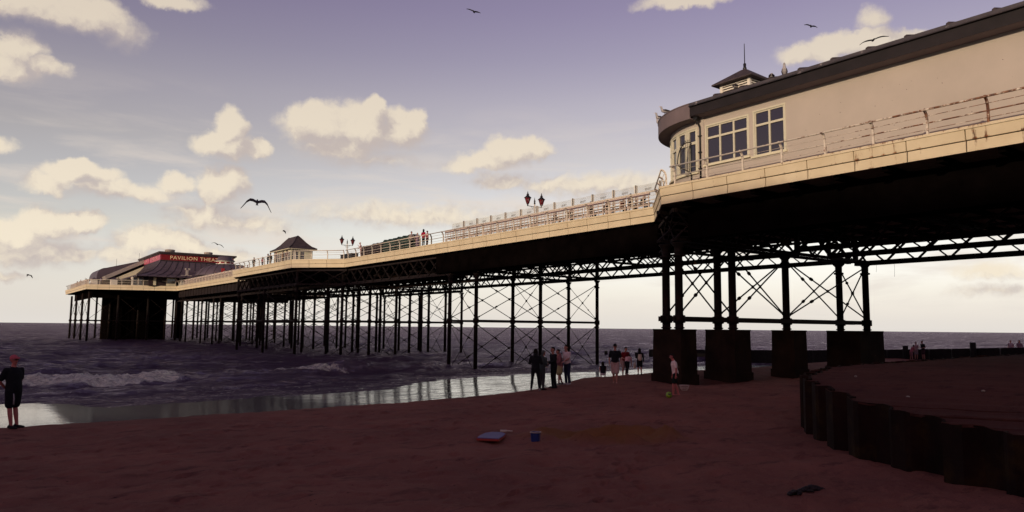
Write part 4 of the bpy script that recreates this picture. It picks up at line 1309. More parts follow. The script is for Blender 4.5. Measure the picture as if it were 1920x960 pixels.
def low_box(x, y0, y1, h, label):
    t = thing('storage_box', label, 'box', (x, (y0+y1)/2, ZT))
    L = y1-y0
    b = MB(); b.box(-0.4, -L/2, 0.0, 0.4, L/2, h); b.build('body', M['darkbox'], t)
    l = MB(); l.box(-0.44, -L/2 - .04, h + 0.002, 0.44, L/2 + .04, h + 0.07); l.build('lid', M['darkbox'], t)
low_box(34.6, 77.2, 80.4, 0.72, 'low black storage box beside the farther lamp post')

# ------------------------------------------------------------------ shelter with the swept slate roof
kio = thing('shelter', 'small oblong shelter with concave hipped slate roof and cream walls at the railing bay', 'shelter', (33.5, 94.6, ZT))
SX, SY, OX, OY = 1.45, 3.3, 0.42, 0.46
w = MB()
for (x0, y0, x1, y1) in ((-SX, -SY, -SX+0.12, SY), (SX-0.12, -SY, SX, SY), (-SX+0.12, -SY, SX-0.12, -SY+0.12), (-SX+0.12, SY-0.12, SX-0.12, SY)):
    w.box(x0, y0, 0, x1, y1, 0.75); w.box(x0, y0, 2.0, x1, y1, 2.35)
for (x, y) in ((-SX, -SY), (SX-0.14, -SY), (-SX, SY-0.14), (SX-0.14, SY-0.14)): w.box(x, y, 0.75, x+0.14, y+0.14, 2.0)
w.box(0.35, -SY, 0.75, SX - 0.14, -SY + 0.12, 2.0); w.box(-0.45, -SY, 0.75, -0.2, -SY+0.12, 2.0)
w.build('wall', M['wall_cream'], kio)
gg = MB(); gg.box(-SX + 0.14, -SY + 0.05, 0.75, 0.35, -SY + 0.06, 2.0); gg.box(-SX + 0.05, -SY + 0.14, 0.75, -SX + 0.06, SY - 0.14, 2.0)
gg.build('window', M['glass'], kio)
gf = MB()
for k in range(8):
    y = -SY + 0.7 + k*0.72; gf.box(-SX - 0.02, y, 0.75, -SX + 0.1, y + 0.07, 2.0)
gf.box(-1.0, -SY - 0.02, 0.75, -0.93, -SY + 0.08, 2.0)
gf.build('window_frame', M['white'], kio)
r = MB(); vs = []; prof = [(SX+OX, SY+OY, 2.30), (SX+OX, SY+OY, 2.40), (1.35, 3.1, 2.70), (0.85, 2.55, 3.20), (0.42, 2.0, 3.78), (0.06, 1.55, 4.22)]
for (a, b, z) in prof: vs += [(-a, -b, z), (a, -b, z), (a, b, z), (-a, b, z)]
fs = [(3, 2, 1, 0)]
for i in range(len(prof)-1):
    for k in range(4): fs.append((i*4+k, i*4+(k+1) % 4, (i+1)*4+(k+1) % 4, (i+1)*4+k))
fs.append(tuple((len(prof)-1)*4+k for k in range(4)))
r.add(vs, fs)
for s_ in (-1, 1):
    for u in (-1, 1):
        r.tube([(s_*a*1.005, u*b*1.005, z + 0.02) for (a, b, z) in prof[1:]], 0.045, 6)
r.build('roof', M['slate'], kio)
dn = MB()
def comb(p, q, n, zt, zb, th_):
    """a toothed valance board from p to q as one connected strip"""
    p = Vector((*p, 0)); q = Vector((*q, 0)); d = (q - p); nn = Vector((-d.y, d.x, 0)).normalized()*th_
    top = []; bot = []
    for i in range(2*n + 1):
        for e in (0, 1):
            t_ = min(1, (i + e)/(2*n + 1)); zz = zb if i % 2 == 0 else zt - 0.04
            top.append(p + d*t_ + Vector((0, 0, zt))); bot.append(p + d*t_ + Vector((0, 0, zz)))
    m = len(top); vs = top + bot + [v + nn for v in top] + [v + nn for v in bot]; fs = []
    for i in range(m - 1):
        fs += [(i, i+1, m+i+1, m+i), (2*m+i+1, 2*m+i, 3*m+i, 3*m+i+1), (i+1, i, 2*m+i, 2*m+i+1), (m+i, m+i+1, 3*m+i+1, 3*m+i)]
    dn.add(vs, fs)
comb((-(SX+OX), -(SY+OY)), (-(SX+OX), SY+OY), 22, 2.297, 2.18, 0.04); dn.build('valance', M['wall_cream'], kio)
dn = MB(); comb((-(SX+OX), -(SY+OY)), (SX+OX, -(SY+OY)), 12, 2.297, 2.18, -0.04)
dn.build('valance', M['wall_cream'], kio)

# ------------------------------------------------------------------ the theatre at the pier head
th = thing('pavilion_theatre', 'pier-head theatre with swept zinc roofs and a dark red lettered frieze', 'theatre', (36, 165, ZT))
TO = (36, 165, ZT)
def tch(mb, name, m, parent=None, label=None):
    if parent is None:
        return child(mb, name, m, th, TO, label)
    return mb.build(name, m, parent, label)
# red frieze storey
sx0, sx1, sy0, sy1 = 29.6, 44.0, 161.0, 184.5
mb = MB(); mb.box(sx0, sy0, 14.8, sx1, sy1, 16.85); tch(mb, 'upper_storey', M['zinc'])
fb = MB(); fb.box(sx0 - 0.02, sy0 - 0.12, 15.62, sx1 + 0.02, sy0 - 0.01, 16.78); fbo = tch(fb, 'sign_board', M['sign_red'])
tm = text_mesh('PAVILION THEATRE', 1.02, 'lettering', M['letter'], fbo, Matrix.Translation((36.75, sy0 - 0.15, 16.16)) @ Matrix.Rotation(math.pi/2, 4, 'X'), 0.02, 0.012, sx=1.07, spacing=1.16)
fb = MB()
fb.box(sx0 - 0.13, sy0 + 0.3, 15.62, sx0 - 0.01, sy0 + 11.2, 16.70); fb.box(sx0 - 0.13, sy0 + 12.0, 15.62, sx0 - 0.01, sy1 - 0.3, 16.70)
fbo2 = tch(fb, 'sign_board', M['sign_glare'], label='red sign board with sun glare painted in as pink')
Rs = Matrix(((0, 0, -1, sx0 - 0.15), (-1, 0, 0, 0), (0, 1, 0, 16.16), (0, 0, 0, 1)))
text_mesh('PAVILION', 0.85, 'lettering', M['letter_dim'], fbo2, Matrix.Translation((0, sy1 - 6.0, 0)) @ Rs, 0.02, 0.01, sx=1.35, spacing=1.25)
text_mesh('THEATRE', 0.85, 'lettering', M['letter_dim'], fbo2, Matrix.Translation((0, sy0 + 5.8, 0)) @ Rs, 0.02, 0.01, sx=1.35, spacing=1.25)
mb = MB()
mb.box(sx0 - 0.3, sy0 - 0.3, 16.80, sx1 + 0.3, sy1, 16.98); mb.box(sx0 - 0.5, sy0 - 0.5, 17.0, sx1 + 0.5, sy1 + .2, 17.32)
mb.box(sx0 - 0.2, sy0 - 0.2, 15.45, sx1 + 0.1, sy0 - 0.02, 15.60)
mb.add([(37.0, 166, 17.32), (44.4, 166, 17.32), (44.4, 180, 17.32), (37, 180, 17.32), (38.8, 168, 17.9), (42, 168, 17.9), (42, 178, 17.9), (38.8, 178, 17.9)], [(4,5,6,7),(0,1,5,4),(1,2,6,5),(2,3,7,6),(3,0,4,7)])
tch(mb, 'roof_cornice', M['slate'])
mb = MB(); mb.box(sx0 - 0.25, sy0 - 0.25, 16.79, sx1 + 0.25, sy0 - 0.14, 16.97); mb.box(sx0 - 0.25, sy0 - 0.2, 16.79, sx0 - 0.14, sy1, 16.97)
tch(mb, 'cornice_band', M['band'])
for (x, r_, y_) in ((31.6, 0.95, 163.0), (39.3, 0.85, 163.3)):
    mb = MB(); mb.lathe([(r_, 17.3), (r_, 17.75), (r_*1.05, 17.78), (r_*1.05, 17.92), (r_*0.8, 18.0)], (x, y_, 0), 18); tch(mb, 'roof_vent', M['band'])
# swept zinc skirt roof: concave profile round the storey
def skirt(x0, y0, x1, y1, prof, name, seams=True, sides='WS'):
    mb = MB()
    pts = lambda o: [(x0 - o, y1 + o), (x0 - o, y0 - o), (x1 + o, y0 - o), (x1 + o, y1 + o)]
    for i in range(len(prof) - 1):
        (o0, z0), (o1, z1) = prof[i], prof[i+1]
        a = pts(o0); b = pts(o1)
        for k in range(3):
            mb.add([(*a[k], z0), (*a[k+1], z0), (*b[k+1], z1), (*b[k], z1)], [(0, 1, 2, 3)])
        mb.add([(*a[3], z0), (*a[0], z0), (*b[0], z1), (*b[3], z1)], [(0, 1, 2, 3)])
    o = tch(mb, name, M['zinc'])
    if seams:
        sm = MB()
        nS = 15
        for k in range(nS + 1):
            f = k / nS
            sm.tube([(lerp(x0 - o_, x1 + o_, f), y0 - o_ - 0.02, z + 0.03) for (o_, z) in prof], 0.05, 5)
            sm.tube([(x0 - o_ - 0.02, lerp(y0 - o_, y1 + o_, f), z + 0.03) for (o_, z) in prof], 0.05, 5)
        sm.build('roof_seam', M['slate'], o)
    return o
skirt(sx0, sy0, sx1 + 2, sy1, [(0.0, 15.45), (0.25, 15.0), (0.8, 14.2), (1.7, 13.3), (3.1, 12.55), (4.9, 12.05), (5.0, 11.85), (4.8, 11.75)], 'skirt_roof')
# ground storey
mb = MB()
mb.box(27.2, 158.6, ZT, 49, 184, 11.95); tch(mb, 'ground_storey', M['maroon'])
xs = [27.5, 29.4, 31.5, 33.1, 35.4]
for x, wd in ((28.0, 0.5), (30.4, 1.9), (33.6, 0.9), (34.9, 1.2), (37.1, 0.6), (38.4, 1.5)):
    mb = MB(); mb.box(x, 158.45, ZT + 0.1, x + wd, 158.59, 11.75); wn = tch(mb, 'door_panel', M['wall_cream'])
    if wd > 1: 
        m2 = MB(); m2.box(x + 0.15, 158.40, ZT + 0.6, x + wd - 0.15, 158.44, 11.55); m2.build('pane', M['glass'], wn)
# entrance kiosk at the corner of the head
mb = MB(); mb.box(32.8, 157.2, ZT, 35.1, 158.4, 12.4); ek = tch(mb, 'ticket_booth', M['white'])
m2 = MB(); m2.box(33.1, 157.13, 11.0, 33.7, 157.19, 12.1); m2.box(34.1, 157.13, 10.6, 34.85, 157.19, 12.2); m2.build('window', M['glass'], ek)
m2 = MB()
for k in range(5): m2.box(34.15 + k*0.15, 157.08, 10.6, 34.19 + k*0.15, 157.12, 12.2)
m2.build('window_bar', M['white'], ek)
mb = MB(); mb.box(24.6, 161.2, ZT, 26.6, 162.6, 11.9)
ek = tch(mb, 'side_porch', M['white'])
m2 = MB(); m2.box(24.8, 161.1, 10.3, 25.4, 161.19, 11.7); m2.box(25.8, 161.1, 10.3, 26.4, 161.19, 11.7); m2.build('doorway', M['glass'], ek)
# domed foyer in front with lantern
dcx, dcy = 39.2, 149.5
mb = MB(); mb.lathe([(5.4, 12.0), (5.35, 12.25), (4.9, 12.9), (4.2, 13.55), (3.2, 14.05), (2.0, 14.4), (1.7, 14.45)], (dcx, dcy, 0), 40); dm = tch(mb, 'foyer_dome', M['zinc'])
sm = MB()
for k in range(20):
    t_ = 2*math.pi*k/20
    sm.tube([(dcx + r_*math.cos(t_), dcy + r_*math.sin(t_), z + 0.03) for r_, z in ((5.38, 12.2), (4.9, 12.9), (4.2, 13.55), (3.2, 14.05), (2.0, 14.42))], 0.045, 5)
sm.build('roof_seam', M['slate'], dm)
mb = MB(); mb.lathe([(4.9, ZT), (4.9, 12.0)], (dcx, dcy, 0), 32); tch(mb, 'foyer_wall', M['maroon'])
mb = MB(); mb.lathe([(1.75, 14.42), (1.75, 14.55), (1.35, 14.56), (1.35, 14.95), (1.75, 14.97), (1.8, 15.1)], (dcx, dcy, 0), 20); la = tch(mb, 'dome_lantern', M['white'])
m2 = MB(); m2.lathe([(1.9, 15.1), (1.95, 15.2), (1.4, 15.45), (1.3, 15.9), (1.0, 16.02), (0.3, 16.1)], (dcx, dcy, 0), 20); m2.build('lantern_roof', M['zinc'], la)
m2 = MB()
for k in range(8):
    t_ = 2*math.pi*k/8 + 0.2
    c, s_ = math.cos(t_), math.sin(t_)
    m2.bar((dcx + 1.40*c - 0.35*s_, dcy + 1.40*s_ + 0.35*c, 14.75), (dcx + 1.40*c + 0.35*s_, dcy + 1.40*s_ - 0.35*c, 14.75), 0.05, 0.26)
m2.build('lantern_light', M['sign_red'], la)
# link roof between dome and storey
mb = MB()
mb.add([(34.0, 153, 12.1), (45, 153, 12.1), (45, 158, 14.2), (35.5, 158, 13.4), (34.0, 153, 11.9), (45, 153, 11.9), (45, 158, 12), (35.5, 158, 12)], [(0,1,2,3), (4,7,6,5), (0,3,7,4), (0,4,5,1)])
tch(mb, 'link_roof', M['zinc'])
mb = MB(); mb.box(33.2, 154.6, 12.2, 33.6, 155.1, 13.3); mb.box(33.0, 154.5, 13.3, 33.2, 155.0, 13.7); mb.box(33.6, 154.5, 13.3, 33.9, 155.0, 13.7); tch(mb, 'floodlight', M['band'])
mb = MB(); mb.box(37.2, 144.0, 12.2, 37.8, 144.2, 13.3); tch(mb, 'red_door_panel', M['red'])
# seaward stage house: rounded lower roof and pale sloping band
mb = MB()
prof = []
for k in range(9):
    a = math.pi/2*k/8; prof.append((20.9 + 1.7*(1-math.cos(a)) , 13.0 + 1.9*math.sin(a)))
secY0, secY1 = 183.5, 197.0
pr_ = [(20.9, 12.4)] + prof + [(29.6, 16.9), (33.0, 17.0), (33.0, 12.4)]
n = len(pr_)
vs = [(x, secY0, z) for x, z in pr_] + [(x, secY1, z) for x, z in pr_]
mb.add(vs, [tuple(range(n)), tuple(range(2*n-1, n-1, -1))] + [(i, n+i, n+(i+1) % n, (i+1) % n) for i in range(n)])
tch(mb, 'stage_house', M['zinc'])
mb = MB(); mb.box(22, 184, ZT, 33, 196, 12.35); tch(mb, 'stage_house_wall', M['maroon'])
mb = MB()
def slab(p, q, wy, th_, m): pass
a = Vector((22.2, 180.2, 12.1)); b = Vector((29.7, 180.2, 16.1))
d = (b - a).normalized(); up = Vector((-d.z, 0, d.x))
q = []
for yy in (178.6, 183.2):
    for (pp, s) in ((a, 0), (b, 0), (b, 1), (a, 1)):
        v = pp + up*(0.75*s); q.append((v.x, yy, v.z))
mb.add(q, [(0,1,2,3), (7,6,5,4), (3,2,6,7), (0,4,5,1), (1,5,6,2), (0,3,7,4)])
tch(mb, 'sloping_roof_band', M['band'])
mb = MB(); mb.add([(23.2, 178.9, 12.0), (29.6, 178.9, 15.4), (29.6, 178.9, 12.0), (23.2, 182, 12.0), (29.6, 182, 15.4), (29.6, 182, 12.0)], [(0,2,1), (3,4,5), (0,1,4,3)])
tch(mb, 'gable_infill', M['wall_cream'])
mb = MB()
mb.tube([(30.2, 190, 17), (30.2, 190, 19.2)], 0.03, 5); mb.tube([(25.5, 190, 15), (25.5, 190, 17.6)], 0.03, 5); tch(mb, 'aerial', M['black'])
for x, y_ in ((19.6, 176), (22.8, 172)):
    t = thing('white_hut', 'small white ticket hut on the open deck %s' % ('nearest the pier-head corner' if x < 20 else 'beside the theatre porch'), 'hut', (x, y_, ZT))
    b = MB(); b.box(-0.6, -0.6, 0, 0.6, 0.6, 1.6); b.build('wall', M['white'], t)
    b = MB(); b.add([(-.75,-.75,1.6), (.75,-.75,1.6), (.75,.75,1.6), (-.75,.75,1.6), (0,0,2.1)], [(3,2,1,0), (0,1,4), (1,2,4), (2,3,4), (3,0,4)]); b.build('roof', M['zinc'], t)

# ------------------------------------------------------------------ groyne and posts
gro = thing('groyne', 'long dark timber groyne running down the right-hand beach into the sea', 'groyne', (70, 40, 0))
def gtop(y): return float(np.interp(y, [0, 22.7, 32, 43, 69], [1.75, 1.36, 0.92, 0.48, -0.2]))
ys = list(np.arange(2, 66, 1.9))
for i in range(len(ys) - 1):
    a, b = ys[i], ys[i+1]
    mb = MB()
    for k in range(7):
        z1a = gtop(a) - 0.225*k; z1b = gtop(b) - 0.225*k
        mb.add([(70-0.05, a+.03, z1a-0.22), (70+.05, a+.03, z1a-0.22), (70+.05, b-.03, z1b-0.22), (70-.05, b-.03, z1b-0.22), (70-0.05, a+.03, z1a), (70+.05, a+.03, z1a), (70+.05, b-.03, z1b), (70-.05, b-.03, z1b)],
               [(0,3,2,1),(4,5,6,7),(0,1,5,4),(1,2,6,5),(2,3,7,6),(3,0,4,7)])
    # slot boards: everything below in one plank face down to the sand
    mb.box(70.06, a + .03, -3, 70.10, b - .03, min(gtop(a), gtop(b)) - 0.02)
    o = mb.build('planking', M['groyne'], gro); o.matrix_parent_inverse = Matrix.Translation((-70, -40, 0))
for k, y in enumerate(np.arange(4, 78, 5.7)):
    mb = MB(); h = gtop(y) + (0.42 if y < 56 else -0.30) + 0.1*math.sin(k*2.1); r_ = 0.24
    mb.lathe([(r_, -3), (r_, h - 0.05), (r_*0.85, h)], (69.8, y, 0), 8, a0=0.4)
    o = mb.build('post', M['groyne'], gro); o.matrix_parent_inverse = Matrix.Translation((-70, -40, 0))

# ------------------------------------------------------------------ people
def remesh(me, vox, smooth=2):
    o = bpy.data.objects.new('tmp', me); C.objects.link(o)
    m = o.modifiers.new('r', 'REMESH'); m.mode = 'VOXEL'; m.voxel_size = vox; m.use_smooth_shade = True
    if smooth:
        s = o.modifiers.new('s', 'SMOOTH'); s.factor = 0.5; s.iterations = smooth
    dg = bpy.context.evaluated_depsgraph_get()
    r = bpy.data.meshes.new_from_object(o.evaluated_get(dg))
    bpy.data.objects.remove(o)
    return r

def person(label, loc, rz, H=1.75, lean=0, turn=0, legs='stand', arms=('down', 'down'), top=('tee', (0.5, 0.4, 0.4)), bottom=('shorts', (0.02, 0.02, 0.025)),
           hair=('short', (0.012, 0.008, 0.007)), shoes=(0.02, 0.02, 0.02), build_=1.0, vox=0.012, group=None, head_turn=0, head_nod=0, extras=(), skin=None):
    t = thing('person', label, 'person', loc, rz, group)
    sc = H / 1.75
    b = build_
    V3 = Vector
    # legs: (hip, knee, ankle, toe) per side, local +Y forward
    pel = V3((0, 0, 0.95))
    def leg(s, kx=0.10, ky=0.03, ax=0.10, ay=-0.03, az=0.08, kz=0.50, hy=0):
        return [V3((s*0.09, pel.y + hy, pel.z - 0.04)), V3((s*kx, ky, kz)), V3((s*ax, ay, az)), V3((s*(ax+0.02), ay+0.15, az - 0.05))]
    if legs == 'stand': LG = [leg(-1), leg(1, ky=0.02, ay=-0.02)]
    elif legs == 'apart': LG = [leg(-1, kx=.13, ax=.17), leg(1, kx=.13, ax=.17, ay=0.02)]
    elif legs == 'walk': LG = [leg(-1, ky=0.16, ay=0.22, kz=0.51), leg(1, ky=-0.02, ay=-0.26, az=0.13, kz=0.49)]
    elif legs == 'walk_small': LG = [leg(-1, kx=.07, ky=0.10, ay=0.10, ax=.06), leg(1, kx=.07, ky=0.0, ay=-0.13, az=0.09, ax=.06)]
    elif legs == 'lean_back':   # feet forward of the hips
        LG = [leg(-1, ky=-0.02, ay=0.06), leg(1, ky=0.02, ay=0.10)]
    elif legs == 'crouch':
        pel = V3((0, -0.12, 0.34))
        LG = [leg(-1, kx=.16, ky=.26, kz=.46, ax=.13, ay=.0), leg(1, kx=.16, ky=.28, kz=.44, ax=.13, ay=.02)]
    elif legs == 'sit':
        pel = V3((0, 0, 0.52))
        LG = [leg(-1, ky=0.42, kz=0.50, ay=0.42), leg(1, ky=0.42, kz=0.50, ay=0.44)]
    RT = Matrix.Rotation(math.radians(turn), 3, 'Z')
    RL = Matrix.Rotation(math.radians(-lean), 3, 'X')
    def up(x, y, z): return pel + RT @ (RL @ V3((x, y, z - 0.95)))
    belly, chest, neck0, neck1 = up(0, 0.01, 1.10), up(0, 0, 1.30), up(0, -0.005, 1.44), up(0, 0.015, 1.535)
    hc = up(0, 0.03, 1.64)
    right = RT @ V3((1, 0, 0))
    ARM = []
    for s, a in zip((-1, 1), arms):
        sh = (s*0.185, 0, 1.405)
        P = {'down': ((s*0.25, -0.03, 1.13), (s*0.26, 0.03, 0.88)), 'bent': ((s*0.24, -0.04, 1.14), (s*0.15, 0.20, 1.12)),
             'chest': ((s*0.26, 0.02, 1.15), (s*0.08, 0.20, 1.27)), 'back': ((s*0.27, -0.12, 1.15), (s*0.07, -0.17, 0.98)),
             'hip': ((s*0.34, -0.06, 1.18), (s*0.19, 0.03, 1.02)), 'front': ((s*0.21, 0.12, 1.16), (s*0.14, 0.34, 1.08)),
             'reach': ((s*0.2, 0.20, 1.25), (s*0.16, 0.42, 1.22)), 'up': ((s*0.27, 0.10, 1.62), (s*0.25, 0.14, 1.87)),
             'phone': ((s*0.22, 0.14, 1.20), (s*0.10, 0.26, 1.43)), 'hang': ((s*0.22, 0.02, 1.12), (s*0.22, 0.05, 0.86)),
             'swing': ((s*0.24, -0.16, 1.17), (s*0.25, -0.20, 0.93))}[a]
        if a == 'hang':   # arm hangs straight down whatever the lean
            S = up(*sh); E1 = S + V3((s*0.02, 0.0, -0.28)); W1 = E1 + V3((0, 0.03, -0.26))
        else: S, E1, W1 = up(*sh), up(*P[0]), up(*P[1])
        ARM.append((S, E1, W1))
    sk = MB()
    cap = sk.capsule
    cap(pel + V3((0, 0, 0.0)), pel + RT @ (RL @ V3((0, 0, 0.06))), 0.150*b, 0.145*b, 12, 0.72, right)
    cap(up(0, 0, 1.0), belly, 0.145*b, 0.135*b, 12, 0.72, right)
    cap(belly, chest, 0.135*b, 0.165*b, 12, 0.66, right)
    cap(chest, up(0, 0, 1.39), 0.165*b, 0.12, 12, 0.6, right)
    cap(up(-0.15, 0, 1.40), up(0.15, 0, 1.40), 0.055, 0.055)
    cap(up(0, 0, 1.42), neck1, 0.062, 0.053)
    for L in LG:
        cap(L[0], L[1], 0.088*b, 0.055); cap(L[1], L[1].lerp(L[2], 0.35), 0.053, 0.055); cap(L[1].lerp(L[2], 0.35), L[2], 0.055, 0.036)
        cap(L[2] + V3((0, -0.03, -0.035)), L[3], 0.038, 0.030, 8, 0.8)
    for (S, E1, W1) in ARM:
        cap(S, E1, 0.050*b, 0.040); cap(E1, W1, 0.041, 0.027)
        d = (W1 - E1).normalized(); side = d.cross(V3((0, 0, 1)))
        side = side.normalized() if side.length > 0.25 else V3((0, 1, 0)) - d*d.y
        side.normalize(); nrm = d.cross(side)
        pc = W1 + d*0.055
        cap(W1 + d*0.01, W1 + d*0.085, 0.030, 0.036, 8, 0.42, side)
        for k in range(4):
            r0 = W1 + d*0.085 + side*(-0.027 + 0.018*k)
            ln = (0.060, 0.072, 0.068, 0.052)[k]
            m1 = r0 + d*ln*0.55 + nrm*0.010; m2 = m1 + d*ln*0.40 + nrm*0.025
            cap(r0, m1, 0.0095, 0.009, 6); cap(m1, m2, 0.009, 0.0075, 6)
        th0 = W1 + d*0.03 - side*0.028
        th1 = th0 + d*0.035 - side*0.022 + nrm*0.012
        cap(th0, th1, 0.012, 0.0105, 6); cap(th1, th1 + d*0.030 - side*0.006 + nrm*0.012, 0.0105, 0.009, 6)
    # head
    RH = RT @ Matrix.Rotation(math.radians(head_turn), 3, 'Z') @ Matrix.Rotation(math.radians(-(lean*0.5 + head_nod)), 3, 'X')
    def hp(x, y, z): return hc + RH @ V3((x, y, z))
    hr = RH @ V3((1, 0, 0))
    cap(hp(0, -0.012, 0.022), hp(0, -0.002, 0.03), 0.083, 0.080, 12, 1.12, hr)
    cap(hp(0, 0.018, -0.045), hp(0, 0.01, 0.01), 0.058, 0.07, 12, 1.05, hr)
    cap(hp(0, 0.045, -0.075), hp(0, 0.04, -0.06), 0.032, 0.04, 8, 1, hr)
    cap(hp(0, 0.088, 0.018), hp(0, 0.108, -0.018), 0.010, 0.015, 8, 1, hr)
    for s in (-1, 1): cap(hp(s*0.078, -0.008, 0.015), hp(s*0.080, -0.012, -0.015), 0.016, 0.011, 8, 1, hr)
    me = remesh(sk.mesh('body', skin or M['skin']), vox, 1)
    me.materials.clear(); me.materials.append(skin or M['skin']); me.materials.append(M['eye'])
    # eyes, brows and mouth as small insets of the same mesh
    bm = bmesh.new(); bm.from_mesh(me)
    fa = MB()
    for s in (-1, 1):
        fa.capsule(hp(s*0.038, 0.078, 0.012), hp(s*0.024, 0.083, 0.012), 0.008, 0.008, 6); fa.capsule(hp(s*0.045, 0.080, 0.034), hp(s*0.020, 0.088, 0.036), 0.005, 0.005, 5)
    fa.capsule(hp(-0.02, 0.088, -0.048), hp(0.02, 0.088, -0.048), 0.005, 0.005, 5)
    tm_ = fa.mesh('x', [M['eye']])
    nf = len(bm.faces); bm.from_mesh(tm_); bm.faces.ensure_lookup_table()
    for f in bm.faces[nf:]: f.material_index = 1; f.smooth = True
    bm.to_mesh(me); bm.free(); bpy.data.meshes.remove(tm_)
    body = bpy.data.objects.new('body', me); C.objects.link(body); body.parent = t
    def shell(mb, name, m, v=None, sm=2):
        me = remesh(mb.mesh(name, m), v or vox*1.15, sm); me.materials.clear(); me.materials.append(m)
        me.polygons.foreach_set('use_smooth', [True]*len(me.polygons))
        o = bpy.data.objects.new(name, me); C.objects.link(o); o.parent = t; return o
    # clothes
    kind, col = top
    g_ = 0.020
    tp = MB()
    hem = {'tee': 0.93, 'jacket': 0.88, 'dress': 0.90, 'jumper': 0.92}.get(kind, 0.93)
    tp.capsule(up(0, 0, hem + 0.05), belly, (0.150*b + g_+.008), (0.142*b + g_), 12, 0.76, right)
    tp.capsule(belly, chest, 0.142*b + g_, 0.168*b + g_, 12, 0.72, right)
    tp.capsule(chest, up(0, 0, 1.375), 0.168*b + g_, 0.10, 12, 0.66, right)
    tp.capsule(up(-0.155, 0, 1.395), up(0.155, 0, 1.395), 0.072, 0.072, 10)
    tp.capsule(up(0, 0, 1.42), up(0, 0, 1.46), 0.066, 0.060)
    for (S, E1, W1) in ARM:
        if kind in ('tee', 'dress'): tp.capsule(S, S.lerp(E1, 0.72), 0.068*b, 0.062*b)
        elif kind != 'vest': tp.capsule(S, E1, 0.068*b, 0.055); tp.capsule(E1, E1.lerp(W1, 0.93), 0.055, 0.042)
    if kind == 'jacket': tp.capsule(up(0, -0.06, 1.46), up(0, -0.07, 1.50), 0.09, 0.075)
    shell(tp, {'tee': 'shirt', 'jacket': 'jacket', 'dress': 'shirt', 'jumper': 'jumper', 'vest': 'vest'}[kind], cloth('%02d%02d%02d' % tuple(int(x*99) for x in col), col))
    kind, col = bottom
    cm = cloth('%02d%02d%02d' % tuple(int(x*99) for x in col), col)
    if kind:
        bt = MB()
        bt.capsule(pel, pel + RT @ (RL @ V3((0, 0, 0.07))), 0.168*b, 0.158*b, 12, 0.76, right)
        for L in LG:
            if kind == 'shorts': bt.capsule(L[0], L[0].lerp(L[1], 0.80), 0.105*b, 0.092*b)
            elif kind == 'long_shorts': bt.capsule(L[0], L[0].lerp(L[1], 0.98), 0.112*b, 0.098*b)
            elif kind == 'trousers': bt.capsule(L[0], L[1], 0.104*b, 0.072); bt.capsule(L[1], L[2] + (L[1]-L[2])*0.06, 0.070, 0.056)
            elif kind == 'leggings': bt.capsule(L[0], L[1], 0.096*b, 0.062); bt.capsule(L[1], L[1].lerp(L[2], 0.35), 0.060, 0.062); bt.capsule(L[1].lerp(L[2], .35), L[2], 0.062, 0.043)
        if kind == 'skirt': bt.capsule(pel, (LG[0][1] + LG[1][1])/2 + V3((0, 0, 0.12)), 0.165*b, 0.19, 12, 0.8, right)
        shell(bt, {'shorts': 'shorts', 'long_shorts': 'shorts', 'trousers': 'trousers', 'leggings': 'leggings', 'skirt': 'skirt'}[kind], cm)
    if shoes:
        for L in LG:
            s_ = MB(); s_.capsule(L[2] + V3((0, -0.045, -0.030)), L[3] + V3((0, 0.01, 0)), 0.048, 0.040, 8, 0.85); s_.capsule(L[2] + V3((0, -0.02, 0.0)), L[2] + V3((0, 0, -0.03)), 0.046, 0.046, 8)
            me = s_.mesh('shoe', cloth('s%02d%02d%02d' % tuple(int(x*99) for x in shoes), shoes))
            o = bpy.data.objects.new('shoe', me); C.objects.link(o); o.parent = t
    kind, col = hair
    hm = cloth('h%02d%02d%02d' % tuple(int(x*99) for x in col), col)
    h = MB()
    if kind in ('short', 'long', 'bun'):
        h.capsule(hp(0, -0.030, 0.045), hp(0, -0.012, 0.052), 0.088, 0.080, 12, 1.1, hr)
        h.capsule(hp(0, -0.045, -0.01), hp(0, -0.04, 0.03), 0.070, 0.084, 12, 0.9, hr)
        if kind == 'long':
            h.capsule(hp(0, -0.060, 0.02), hp(0, -0.075, -0.24), 0.088, 0.075, 12, 0.55, hr)
            for s in (-1, 1): h.capsule(hp(s*0.07, -0.01, 0.03), hp(s*0.075, -0.02, -0.18), 0.032, 0.028)
        if kind == 'bun': h.capsule(hp(0, -0.11, 0.06), hp(0, -0.12, 0.07), 0.04, 0.04)
        shell(h, 'hair', hm, sm=1)
    elif kind == 'cap':
        h.capsule(hp(0, -0.018, 0.052), hp(0, -0.010, 0.055), 0.092, 0.085, 12, 1.1, hr)
        h.capsule(hp(-0.04, 0.09, 0.055), hp(0.04, 0.09, 0.055), 0.03, 0.03, 8, 1)
        h.capsule(hp(0, 0.07, 0.06), hp(0, 0.145, 0.045), 0.055, 0.045, 12, 0.3, hr)
        shell(h, 'cap', hm, sm=1)
    elif kind == 'sunhat':
        h.capsule(hp(0, -0.018, 0.062), hp(0, -0.010, 0.075), 0.092, 0.080, 12, 1.1, hr); h.lathe([(0.15, 0), (0.15, 0.012)], tuple(hp(0, 0, 0.045)), 14)
        shell(h, 'hat', hm, sm=1)
